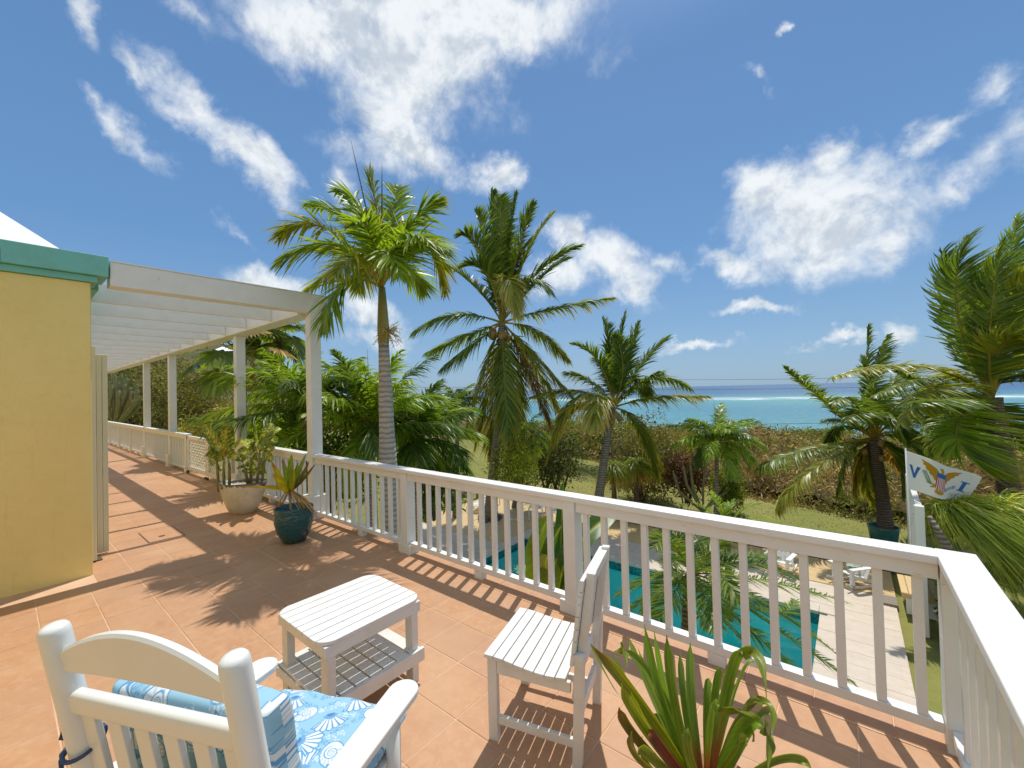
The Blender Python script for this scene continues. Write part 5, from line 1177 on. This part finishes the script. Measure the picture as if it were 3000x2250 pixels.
# ------------------------------------------------------------------ pool furniture
bn = onz(2640, 1735, -2.40); be = thing('garden_bench', 'yellow slatted bench top on white legs beside the white fence post', 'bench', (bn[0]+.27, bn[1]+.45, -2.8))
for k in range(5): MB().box(-.27+k*.112, -.27+k*.112+.104, -.5, .5, .39, .425).obj('seat_slat', DECKW, be, bevel=.004)
MB().box(-.27, .29, -.512, -.502, .33, .415).obj('apron', DECKW, be)
for yy in (-.44, .40): MB().box(-.20, .24, yy, yy+.05, 0, .388).obj('leg', WHITE_R, be, bevel=.004)
def adirondack(label, px, py, D=None, rz=0., cush=True, group=None):
    b = onz(px, py, -2.79); t = thing('adirondack_chair', label, 'chair', tuple(b), rz, group)
    for s in (-1, 1):
        m = MB(); P = [(yy, .012+.10*((yy+.05)/.5)**2) for yy in np.linspace(-.50, .55, 12)]; m.prism([(a, b_) for a, b_ in P]+[(a, b_+.06) for a, b_ in P[::-1]], s*.27-.018, s*.27+.018, 'x'); m.obj('rocker', WHITE_R, t)
        MB().box(s*.27-.018-.037*(s > 0), s*.27+.018+.037*(s < 0), .28, .37, .06, .55).obj('front_leg', WHITE_R, t)
        MB().beam((s*.235, .36, .36), (s*.235, -.35, .14), .03, .09).obj('side_rail', WHITE_R, t)
        MB().box(s*.30-.065, s*.30+.065, -.25, .42, .551, .574).obj('armrest', WHITE_R, t, bevel=.006)
    for k in range(6): MB().box(-.235, .235, .33-k*.09-.075, .33-k*.09, .37-k*.027, .39-k*.027).obj('seat_slat', WHITE_R, t)
    for k in range(5):
        x = -.22+k*.11; MB().beam((x, -.10, .20), (x*1.1, -.46, 1.0-.035*abs(k-2)**1.5), .095, .018, (1, 0, 0)).obj('back_slat', WHITE_R, t)
    return t
a1 = adirondack('white adirondack rocking chair with a patterned cushion beside the bench', 2500, 1712, rz=R(140)); a1.scale = (.82, .82, .80)
a2 = adirondack('white adirondack chair at the pool edge half hidden by palm fronds', 2290, 1672, rz=R(170)); a2.scale = (.8, .8, .74)
cc_ = MB().lathe([(.001, -.03), (.15, -.03), (.17, 0), (.15, .05), (.001, .06)], n=4, rot=R(45)).obj('lounge_pillow', paint('patterned_pillow', (.12, .22, .18), .8, (.5, .5, .4), 1.2, scale=30), smooth=False, loc=(a1.location.x, a1.location.y, -2.79+.38)); tag(cc_, 'small green patterned pillow on the rocking chair by the bench', 'pillow')
def stacking_chair(label, px, py, rz):
    b = onz(px, py, -2.79); t = thing('poolside_chair', label, 'chair', tuple(b), rz)
    for x in (-.24, .24):
        for y in (-.22, .22): MB().box(x-.018, x+.018, y-.018, y+.018, 0, .42 if y > 0 else .78).obj('leg', WHITE_R, t)
    MB().box(-.26, .26, -.24, .25, .42, .45).obj('seat', WHITE_R, t, bevel=.01); MB().box(-.26, .26, -.25, -.22, .62, .80).obj('backrest', WHITE_R, t, bevel=.01)
    return t
stacking_chair('white low chair on the board deck between the palm trunk and the banana leaf', 1575, 1520, R(200))
stacking_chair('white chair half hidden behind the upright banana leaf', 1640, 1535, R(150))
lounger = thing('sun_lounger', 'white sun lounger with curved frame behind the foot of the tall coconut palm', 'lounger', (-11.2, 12.1, PZ), R(20))
for k in range(7): MB().box(-.3, .3, -.9+k*.2, -.9+k*.2+.15, .28+.02*max(0, k-3)**2, .30+.02*max(0, k-3)**2).obj('slat', WHITE_R, lounger)
for x in (-.32, .32): MB().tube([(x, -.9, .0), (x, -.9, .28), (x, -.2, .27), (x, .5, .4), (x, .5, 0)], .02, 8).obj('frame', WHITE_R, lounger)

# ------------------------------------------------------------------ banana plant
rs = np.random.RandomState(100)
def broadleaf(name, parent, A, B, Cc, w, rs, col=(.10, .20, .02), n=26, cup=.25, up=(0, 0, 1), mat=None, prof=None, tears=True, ribc=(.30, .36, .10), wave=.03, tipc=None, var=None, faceN=None, nc=5, cold=None):
    A, B, Cc = (np.asarray(q, float) for q in (A, B, Cc)); t = np.linspace(0, 1, n); P = bez(A, B, Cc, t); T = 2*(1-t)[:, None]*(B-A)+2*t[:, None]*(Cc-B); T /= np.linalg.norm(T, axis=1, keepdims=True)
    S = np.cross(T, np.asarray(faceN if faceN is not None else up, float)[None]); S /= np.linalg.norm(S, axis=1, keepdims=True)+1e-6; N = np.cross(S, T)
    pf_ = prof(t) if prof else np.clip(np.sin(np.pi*np.clip(t, 0, 1)**.75), 0, 1)**.6
    k = np.linspace(-1, 1, 2*nc+1); V = []; C = []
    base = np.array(col, float)
    for a, kk in enumerate(k):
        off = kk*w/2*pf_; hgt_ = (cup*abs(kk)*w/2*pf_)+wave*w*np.sin(t*19+kk*3)*abs(kk)
        V.append(P+S*off[:, None]+N*hgt_[:, None]); 
        cc = np.tile(base, (n, 1)) if kk else np.tile(np.array(ribc), (n, 1))
        cc = cc*(1+.10*np.sin(t*70+abs(kk)*9)+(.16*math.sin(kk*8.3+1) if wave < .02 else 0)+.10*np.sin(t*9+kk*2))[:, None]
        if var is not None: f = np.clip(np.sin(t*46-abs(kk)*7+rs.rand())*1.4+.35-abs(kk)*1.1, 0, 1)[:, None]; cc = cc*(1-f)+np.array(var)*f
        if cold is not None: f = sstep(.30, .0, t)[:, None]; cc = cc*(1-f)+np.array(cold)*f
        if tipc is not None: f = sstep(.72, 1., t)[:, None]*np.ones((n, 1)); cc = cc*(1-f)+np.array(tipc)*f
        C.append(cc)
    m_ = 2*nc+1; V = np.stack(V, 1).reshape(-1, 3); C = np.clip(np.stack(C, 1).reshape(-1, 3), .005, 1)
    i, j = np.meshgrid(np.arange(n-1), np.arange(m_-1), indexing='ij'); a = (i*m_+j).ravel(); F = np.stack([a, a+1, a+m_+1, a+m_], 1)
    V2 = V-np.repeat(N, m_, 0)*.0012
    me = npmesh(name, np.concatenate([V, V2]), [F, F[:, ::-1]+len(V)], np.concatenate([C, C]), mat or LEAF, True)
    return link(name, me, parent)
bb = thing('banana_plant', 'banana plant with broad torn leaves seen through the railing over the pool', 'plant')
DBN = 4.9; cb_ = dp(1625, 1800, DBN)
MB().tube([(cb_[0], cb_[1], -2.85), cb_], [.13, .07], 12).obj('stem', SHAFT, bb, smooth=True)
for (a, m_, b, w, c_, d0, d1, fn) in [((1590, 1760), (1570, 1640), (1618, 1490), .30, (.16, .27, .025), 0, .1, (-.5, -1, .1)), ((1640, 1760), (1600, 1660), (1660, 1515), .26, (.10, .19, .02), .1, .2, (-.6, -1, .2)),
   ((1640, 1740), (1690, 1600), (1845, 1470), .24, (.05, .12, .015), .1, .7, (.3, -1, .6)), ((1625, 1800), (1600, 1740), (1640, 1620), .24, (.13, .20, .03), -.2, -.2, (.3, -1, .1)), ((1640, 1700), (1645, 1560), (1652, 1388), .15, (.06, .17, .02), .4, .6, (-.2, -1, .1)),
   ((1650, 1780), (1680, 1700), (1700, 1640), .2, (.10, .15, .03), .1, .3, (.6, -1, .1)), ((1620, 1700), (1600, 1660), (1610, 1625), .16, (.16, .20, .05), -.25, -.4, (.2, -1, .5)), ((1600, 1850), (1560, 1750), (1560, 1640), .2, (.14, .24, .03), .1, .2, (-.6, -1, .1))]:
    A = dp(a[0], a[1], DBN+d0*.3); T_ = dp(b[0], b[1], DBN+d1); M_ = dp(m_[0], m_[1], DBN+d0); broadleaf('leaf', bb, A, 2*M_-.5*(A+T_), T_, w*1.15, rs, c_, faceN=fn, cup=.3, prof=lambda t: np.clip(1-(2*np.clip(t*1.02, 0, 1)-.95)**4, 0, 1)**.8*(1-sstep(.85, 1, t)*.9)*(.25+.75*sstep(0, .2, t)))

# ------------------------------------------------------------------ pygmy date palm over the pool
rs = np.random.RandomState(110); DR = 5.4; CR = dp(2025, 1680, DR)
pr_ = thing('pygmy_date_palm', 'feathery pygmy date palm hanging over the pool behind the railing', 'palm tree')
tb_ = dp(2014, 1900, DR); trunk(pr_, [(tb_[0], tb_[1], -2.85), tb_, dp(2018, 1760, DR), CR], [.09, .085, .085, .07], BARKD, 12)
FR = [((1965, 1590), (1920, 1600), -.2, -.4), ((1990, 1590), (1950, 1545), .3, .5), ((2040, 1590), (2090, 1545), .3, .6), ((2100, 1600), (2180, 1560), 0, 0), ((2150, 1640), (2270, 1630), .3, .5), ((2180, 1650), (2345, 1700), -.2, -.3), ((2230, 1700), (2482, 1765), 0, .1),
 ((2220, 1760), (2450, 1915), -.3, -.3), ((2260, 1830), (2500, 2000), .1, -.1), ((2180, 1830), (2390, 2010), -.3, -.6), ((2120, 1820), (2270, 1960), .3, .3), ((1960, 1700), (1880, 1790), 0, 0), ((1920, 1690), (1810, 1740), .3, .5), ((1960, 1760), (1900, 1880), -.3, -.4),
 ((1880, 1760), (1790, 1860), .4, .5), ((2060, 1740), (2090, 1840), -.5, -.9), ((2000, 1640), (1960, 1660), -.6, -1.0), ((2100, 1680), (2160, 1760), -.6, -1.), ((2240, 1790), (2330, 1760), .4, .9), ((2080, 1620), (2060, 1590), .6, 1.1)]
for (m_, t_, a, b) in FR:
    px_frond(pr_, CR, m_, t_, a, b, rs, n=90, L=.32, W=.017, green='coco' if rs.rand() < .7 else 'dark', a0=60, a1=35, droop=.22, vee=16, start=.10, rad=.009, stem=(.17, .15, .05), seg=3, tip='olive', tipamt=.3)
rs = np.random.RandomState(111)
tp2 = thing('young_palm', 'low palm with spiky leaflets just below the cap rail, in front of the slender palm', 'palm tree'); Cx = dp(2130, 1560, 8.2)
trunk(tp2, [(Cx[0], Cx[1], -2.85), Cx], [.07, .06], BARKD, 10)
for (m_, t_) in [((2080, 1500), (2030, 1470)), ((2110, 1490), (2085, 1440)), ((2170, 1500), (2225, 1478)), ((2200, 1520), (2300, 1525)), ((2060, 1540), (1990, 1560)), ((2200, 1560), (2290, 1600)), ((2130, 1500), (2150, 1462))]:
    px_frond(tp2, Cx, m_, t_, rs.uniform(-.3, .3), rs.uniform(-.6, .6), rs, n=30, L=.24, W=.014, green='adon', a0=50, a1=20, droop=.2, start=.1, rad=.008, seg=3)

# ------------------------------------------------------------------ potted plants on the terrace
GLZ = None
t = NT('teal_glaze'); g = t.coord(); v = t.n('ShaderNodeTexVoronoi'); t.l(g, v.inputs[0]); v.inputs['Scale'].default_value = 30; w = t.n('ShaderNodeTexWave', bands_direction='Z'); t.l(g, w.inputs[0]); w.inputs['Scale'].default_value = 7; w.inputs['Distortion'].default_value = 3
c = t.mix(t.rng(v.outputs['Distance'], .1, .5), (.004, .03, .055), (.008, .085, .10)); t.col(t.mix(t.rng(w.outputs['Fac'], .5, 1., 0, .5), c, (.012, .12, .12))); t.rough(.13); t.spec(.7); t.bump(v.outputs['Distance'], .7, .01); GLZ = t.m
SOIL = paint('potting_soil', (.05, .035, .025), .95, (.10, .07, .04), .6)
tpb = onz(855, 1587)
pot = thing('teal_pot', 'teal glazed round pot with carved pattern in front of the pergola post', 'pot', (tpb[0], tpb[1]+.03, 0))
MB().lathe([(.10, 0), (.125, .005), (.185, .12), (.218, .25), (.222, .33), (.212, .385), (.218, .405), (.214, .415), (.200, .412), (.196, .38), (.19, .34), (.001, .338)], n=40).obj('vessel', GLZ, pot, smooth=True)
MB().lathe([(.19, .33), (.001, .345)], n=20).obj('soil', SOIL, pot)
rs = np.random.RandomState(120)
dr = thing('potted_dracaena', 'yellow-green dracaena with dry drooping leaves growing in the teal pot', 'plant')
P0 = np.array([tpb[0], tpb[1]+.03, .34]); D0 = depth_of(P0); c0 = dp(849, 1440, D0)
MB().tube([P0, dp(851, 1490, D0), c0], [.018, .015, .02], 8).obj('stem', paint('dry_stem', (.32, .25, .15), .8), dr, smooth=True)
sp5 = lambda x, y: (800+x*.2411, 1250+y*.2411)
for (m_, t_, tc_, dd, w, cl) in [((170, 620), (110, 390), (.28, .10, .05), .1, .075, (.22, .26, .025)), ((210, 560), (225, 330), None, 0, .08, (.20, .25, .03)), ((270, 600), (310, 430), None, -.1, .07, (.16, .22, .02)), ((300, 580), (400, 330), None, .2, .065, (.20, .22, .03)), ((110, 650), (-20, 420), (.30, .14, .06), -.1, .08, (.34, .32, .03)), ((330, 640), (440, 420), (.25, .08, .05), .15, .06, (.15, .15, .03)),
    ((120, 720), (-10, 560), (.3, .25, .05), -.25, .08, (.36, .34, .03)), ((360, 650), (515, 450), (.20, .07, .04), -.1, .045, (.16, .12, .04)), ((90, 740), (-120, 725), (.32, .2, .05), .0, .05, (.28, .26, .04)), ((240, 680), (260, 520), None, -.3, .07, (.26, .28, .03)), ((60, 750), (-480, 720), (.28, .12, .05), .2, .04, (.35, .32, .05)), ((170, 640), (150, 480), None, -.25, .07, (.24, .28, .03))]:
    T_ = dp(*sp5(*t_), D0+dd); M_ = dp(*sp5(*m_), D0+dd*.5); broadleaf('leaf', dr, c0, 2*M_-.5*(c0+T_), T_, w, rs, (cl[0]*.95, cl[1]*1.25, cl[2]*1.2), faceN=tuple(-_f+np.array([0, 0, .3])+.3*rs.randn(3)), cup=.4, tipc=tc_, nc=2, n=16, ribc=tuple(c_*1.3 for c_ in cl))
for (m_, t_) in [((120, 860), (40, 1040)), ((270, 860), (380, 1090)), ((330, 850), (490, 1060)), ((380, 880), (540, 1080)), ((300, 830), (555, 1130)), ((260, 900), (340, 1050)), ((340, 900), (470, 1230)), ((150, 850), (90, 980))]:
    T_ = dp(*sp5(*t_), D0+rs.uniform(-.15, .15)); M_ = dp(*sp5(*m_), D0-.05); broadleaf('dry_leaf', dr, c0, 2*M_-.5*(c0+T_), T_, .03, rs, (.36, .29, .18), faceN=tuple(-_f+.5*rs.randn(3)), cup=.6, nc=2, n=14, mat=LEAFM, ribc=(.36, .29, .18))
# white planter with dumb canes
t = NT('peeling_white_glaze'); g = t.coord(); n1 = t.noise(g, 7, 8, .7, .4); sx = t.n('ShaderNodeSeparateXYZ'); t.l(g, sx.inputs[0])
rim = t.rng(sx.outputs[2], .36, .47, 0, .34); f = t.rng(t.math('ADD', n1, rim), .66, .70)
t.col(t.mix(f, t.mix(t.rng(n1, .3, .6), (.66, .63, .52), (.52, .49, .38)), (.13, .11, .09))); t.rough(.4); PEEL = t.m
wpb = onz(720, 1507); wp = thing('white_planter', 'large oval white planter with peeling glaze by the gate', 'planter', (wpb[0]-.16, wpb[1]+.02, 0), math.atan2(.62, .78))
MB().lathe([(.17, 0), (.19, .01), (.245, .12), (.30, .28), (.335, .42), (.345, .47), (.33, .472), (.32, .44), (.285, .39), (.001, .385)], n=44, sy=.72).obj('vessel', PEEL, wp, smooth=True)
MB().lathe([(.285, .385), (.001, .40)], n=20, sy=.72).obj('soil', SOIL, wp)
dc = thing('dumb_cane', 'variegated dumb cane with broad mottled leaves in the white planter', 'plant')
Dw = depth_of((wpb[0], wpb[1]+.12, .45)); w8 = lambda x, y: (250+x*.27125, 1200+y*.27125)
stm = paint('green_cane', (.16, .19, .06), .5, (.25, .19, .10), .7)
heads = [((1500, 790), (1500, 560)), ((1555, 790), (1545, 480)), ((1440, 830), (1420, 560)), ((1790, 760), (1790, 520)), ((1850, 770), (1880, 480)), ((1760, 770), (1720, 600)), ((1905, 740), (1950, 420))]
hp_ = []
for a, b in heads:
    A = dp(*w8(*a), Dw); B = dp(*w8(*b), Dw+rs.uniform(-.1, .12)); MB().tube([A+np.array([0, 0, -.08]), (A+B)/2+rs.randn(3)*.01, B], [.022, .02, .016], 8).obj('cane', stm, dc, smooth=True); hp_.append(B)
LF = [(0, (1400, 330), (1290, 180), .20), (0, (1500, 380), (1530, 190), .0), (1, (1520, 330), (1530, 160), .24), (1, (1620, 400), (1690, 300), .10), (2, (1380, 480), (1345, 440), .14), (1, (1430, 400), (1430, 320), .2), (2, (1400, 560), (1350, 520), .15), (0, (1560, 450), (1620, 420), .16), (4, (1860, 300), (1840, 170), .18), (4, (1960, 260), (2020, 150), .18), (6, (2020, 260), (2120, 210), .17), (6, (1990, 330), (2080, 330), .16),
      (4, (1780, 380), (1660, 330), .17), (3, (1750, 450), (1650, 440), .16), (3, (1800, 420), (1830, 340), .17), (5, (1700, 560), (1640, 560), .14), (5, (1690, 620), (1660, 640), .12), (6, (1940, 340), (1930, 260), .18), (3, (1850, 560), (1930, 560), .14), (4, (1930, 430), (2050, 420), .16), (5, (1740, 660), (1690, 690), .12), (3, (1780, 600), (1860, 680), .14), (0, (1460, 520), (1460, 440), .16), (1, (1600, 500), (1660, 540), .14), (6, (1960, 480), (2020, 560), .14), (2, (1460, 620), (1500, 640), .12), (4, (1850, 500), (1800, 620), .15), (1, (1500, 420), (1400, 390), .18), (3, (1720, 500), (1690, 430), .15), (4, (1900, 380), (1980, 390), .17), (5, (1780, 640), (1820, 720), .13), (6, (1900, 620), (1960, 700), .12)]
for (h_, m_, t_, w) in LF:
    if w == 0: w = .2
    T_ = dp(*w8(*t_), Dw+rs.uniform(-.22, .22)); M_ = dp(*w8(*m_), Dw+rs.uniform(-.1, .1)); A = hp_[h_]
    broadleaf('leaf', dc, A, 2*M_-.5*(A+T_), T_, w*.95, rs, (.10, .21, .03) if rs.rand() < .6 else (.15, .27, .04), faceN=tuple(-_f*.8+np.array([0, 0, .7])+.35*rs.randn(3)), cup=.25, var=(.50, .52, .22), nc=4, n=18, wave=.05, prof=lambda t: (.06+.94*sstep(.12, .35, t))*np.clip(1-((t-.55)/.46)**2, 0, 1)**.6)
# bromeliad in the right foreground
rs = np.random.RandomState(130)
DBR = 1.42; p7 = lambda x, y: (1700+x*.31645, 1800+y*.31645)
cbm = dp(2085, 2330, DBR); bp_ = thing('clay_flowerpot', 'flowerpot holding the bromeliad in the near corner of the terrace', 'pot', (cbm[0], cbm[1], 0))
MB().lathe([(.12, 0), (.13, .01), (.17, .22), (.185, .23), (.185, cbm[2]+.0), (.165, cbm[2]), (.15, cbm[2]-.04), (.001, cbm[2]-.05)], n=32).obj('vessel', paint('clay', (.40, .17, .08), .8), bp_, smooth=True)
br = thing('bromeliad', 'large bromeliad with strappy green leaves and pink bases in the near corner', 'plant')
LBm = [ # base, mid, tip, width, depth change mid/tip, colour
 ((950, 1480), (760, 800), (595, 90), .050, .12, .25, (.13, .24, .02)), ((960, 1500), (860, 800), (800, 190), .058, .0, .05, (.12, .20, .02)), ((1030, 1440), (1030, 800), (1020, 260), .050, .1, .2, (.12, .21, .04)), ((1000, 1420), (950, 800), (920, 360), .045, .05, .12, (.11, .19, .03)),
 ((920, 1500), (560, 850), (95, 275), .050, .0, .05, (.15, .19, .02)), ((900, 1500), (560, 900), (300, 345), .042, .15, .3, (.10, .17, .02)), ((880, 1520), (640, 700), (440, 200), .040, .2, .35, (.13, .20, .04)), ((1000, 1500), (700, 650), (380, 320), .048, .15, .2, (.12, .20, .03)),
 ((880, 1560), (600, 1050), (380, 640), .05, -.1, -.15, (.16, .22, .02)), ((820, 1560), (520, 1150), (360, 860), .045, -.15, -.2, (.12, .11, .02)), ((760, 1600), (560, 1350), (480, 1080), .035, -.1, -.2, (.12, .15, .03)), ((820, 1600), (640, 1300), (540, 1260), .05, -.15, -.3, (.13, .20, .03)),
 ((1150, 1480), (1230, 760), (1300, 490), .056, .0, .0, (.11, .20, .035)), ((1180, 1480), (1380, 560), (1500, 370), .060, .0, -.05, (.12, .21, .04)), ((1080, 1500), (1200, 900), (1260, 950), .05, -.15, -.2, (.12, .22, .03)),
 ((1280, 1460), (1450, 980), (1650, 820), .040, .1, .2, (.12, .15, .03)), ((1300, 1500), (1500, 1080), (1700, 1050), .075, -.05, -.1, (.10, .20, .02)), ((1350, 1520), (1600, 1000), (1760, 900), .05, .1, .2, (.10, .15, .03)), ((1200, 1500), (1420, 1250), (1560, 1150), .05, -.15, -.2, (.12, .18, .03)),
 ((1180, 1520), (1350, 900), (1440, 640), .045, .25, .4, (.13, .17, .03)), ((1500, 1600), (1850, 1330), (2150, 1450), .045, .0, -.05, (.12, .19, .04)), ((940, 1560), (760, 1250), (640, 1060), .05, -.12, -.1, (.10, .035, .03)), ((1050, 1600), (1010, 1300), (1000, 1050), .05, -.1, -.1, (.11, .17, .03)), ((880, 1560), (820, 1100), (680, 920), .04, .1, .15, (.12, .20, .03))]
LBm += [(a_, (m_[0]+dx, m_[1]+dy), (b_[0]+dx*1.6, b_[1]+dy*1.3), w_*.8, d1_+.08, d2_+.12, tuple(c_*1.15 for c_ in cl_)) for (a_, m_, b_, w_, d1_, d2_, cl_), dx, dy in zip([LBm[i_] for i_ in (0, 2, 4, 6, 8, 12, 13, 15, 17, 10)], (55, -60, 70, 60, 55, -65, 70, -50, -60, 60), (40, 60, 50, 90, 60, 80, 60, 90, 120, 40))]
def strap(t): return (.75+.25*sstep(0, .3, t))*(1-sstep(.82, 1., t)*.92)
for k, (a, m_, b, w, d1, d2, cl) in enumerate(LBm):
    A = dp(*p7(*a), DBR); M_ = dp(*p7(*m_), DBR+d1); T_ = dp(*p7(*b), DBR+d2); A = A*.5+cbm*.5 if k % 2 == 0 else A*.65+cbm*.35
    broadleaf('leaf', br, A, 2*M_-.5*(A+T_), T_, w*.60, rs, tuple(c_*1.15 for c_ in cl), faceN=tuple(-_f*1.+np.array([0, 0, .35])+.35*rs.randn(3)), cup=.45, prof=strap, nc=4, n=24, ribc=tuple(c*1.15 for c in cl), wave=.015, cold=(.24, .055, .045) if k in (2, 3, 12, 13, 14, 22) else (.20, .10, .035) if k % 3 == 0 else None, tipc=(.16, .08, .03) if k in (4, 9, 21) else None)
# folded-over tips
for (a, m_, b, w) in [((1490, 372), (1640, 400), (1725, 780), .055), ((1270, 900), (1480, 880), (1690, 1000), .052), ((1640, 800), (1770, 900), (1740, 1180), .045), ((1690, 1040), (1740, 1150), (1720, 1500), .07), ((345, 330), (400, 330), (430, 500), .05), ((1580, 1050), (1600, 1130), (1590, 1180), .03), ((100, 280), (240, 560), (360, 750), .012), ((1500, 900), (1560, 790), (1680, 800), .04)]:
    A = dp(*p7(*a), DBR-.02); T_ = dp(*p7(*b), DBR-.18); M_ = dp(*p7(*m_), DBR-.08); broadleaf('leaf', br, A, 2*M_-.5*(A+T_), T_, w*.66, rs, (.14, .21, .03), faceN=tuple(-_f+np.array([.2, 0, .5])+.25*rs.randn(3)), cup=.35, prof=lambda t: (1-sstep(.5, 1., t)*.95), nc=3, n=18, ribc=(.12, .18, .03))

# ------------------------------------------------------------------ far things: house on the hill, utility poles and lines
hb = thing('hill_house', 'small white house far up the hillside between the fan palm leaves', 'house', (0, 0, 0))
Hc = dp(652, 1050, 120.); 
MB().box(Hc[0]-3.2, Hc[0]+3.2, Hc[1]-3, Hc[1]+3, Hc[2]-6, Hc[2]+1.5).obj('wall', WHITE, hb)
m = MB(); m.add([(Hc[0]-3.7, Hc[1]-3.5, Hc[2]+1.51), (Hc[0]+3.7, Hc[1]-3.5, Hc[2]+1.51), (Hc[0]+3.7, Hc[1]+3.5, Hc[2]+1.51), (Hc[0]-3.7, Hc[1]+3.5, Hc[2]+1.51), (Hc[0], Hc[1], Hc[2]+3.4)], [(0, 3, 2, 1), (0, 1, 4), (1, 2, 4), (2, 3, 4), (3, 0, 4)]); m.obj('roof', ROOFW, hb)
for k in range(3): MB().box(Hc[0]-2.2+k*1.7, Hc[0]-1.4+k*1.7, Hc[1]-3.03, Hc[1]-2.99, Hc[2]-.9, Hc[2]+.6).obj('window', DARKW, hb); MB().box(Hc[0]+3.19, Hc[0]+3.23, Hc[1]-2.2+k*1.7, Hc[1]-1.4+k*1.7, Hc[2]-.9, Hc[2]+.6).obj('window', DARKW, hb)
po = []
for k, (px, lab) in enumerate(((1722, 'grey utility pole on the shore behind the two coconut palms'), (3300, 'grey utility pole on the shore beyond the large palm'), (1040, 'grey utility pole on the shore hidden behind the bushy palms'))):
    D = 95.; t = thing('utility_pole', lab, 'pole') ; top = dp(px, 1144 if k == 0 else (1105 if k == 1 else 1160), D); MB().tube([(top[0], top[1], -13), top], [.22, .15], 8).obj('shaft', GREYW, t)
    MB().box(top[0]-.9, top[0]+.9, top[1]-.06, top[1]+.06, top[2]-1., top[2]-.85).obj('crossarm', GREYW, t); po.append(top)
for k, (dz, lab) in enumerate(((2.6, 'topmost overhead wire crossing the sky above the horizon'), (.4, 'overhead wire just above the sea horizon'), (-7.6, 'overhead wire crossing the sea near the shore'), (-9.1, 'lowest overhead wire crossing the sea near the shore'))):
    m = MB()
    for (a, b) in ((2, 0), (0, 1)):
        A, B = po[a]+np.array([0, 0, dz]), po[b]+np.array([0, 0, dz]); P = [A+(B-A)*u+np.array([0, 0, -2.4*4*u*(1-u)*.5]) for u in np.linspace(0, 1, 14)]; m.tube(P, .035 if k < 2 else .05, 4, cap=False)
    tag(m.obj('overhead_wire', WIRE), lab, 'wire')

# ------------------------------------------------------------------ every plant's Empty at its foot
for o in list(col.objects):
    if o.type == 'EMPTY' and o.parent is None and o.location.length == 0 and o.get('category'):
        best = None
        for c_ in o.children:
            if c_.type != 'MESH': continue
            for b_ in c_.bound_box:
                p_ = c_.location+Vector(b_)
                if best is None or p_.z < best[0]: best = (p_.z, c_)
        if best is None: continue
        bb_ = [best[1].location+Vector(b_) for b_ in best[1].bound_box]
        P_ = Vector((sum(b_.x for b_ in bb_)/8, sum(b_.y for b_ in bb_)/8, best[0]))
        o.location = P_
        for c_ in o.children: c_.location = c_.location-P_
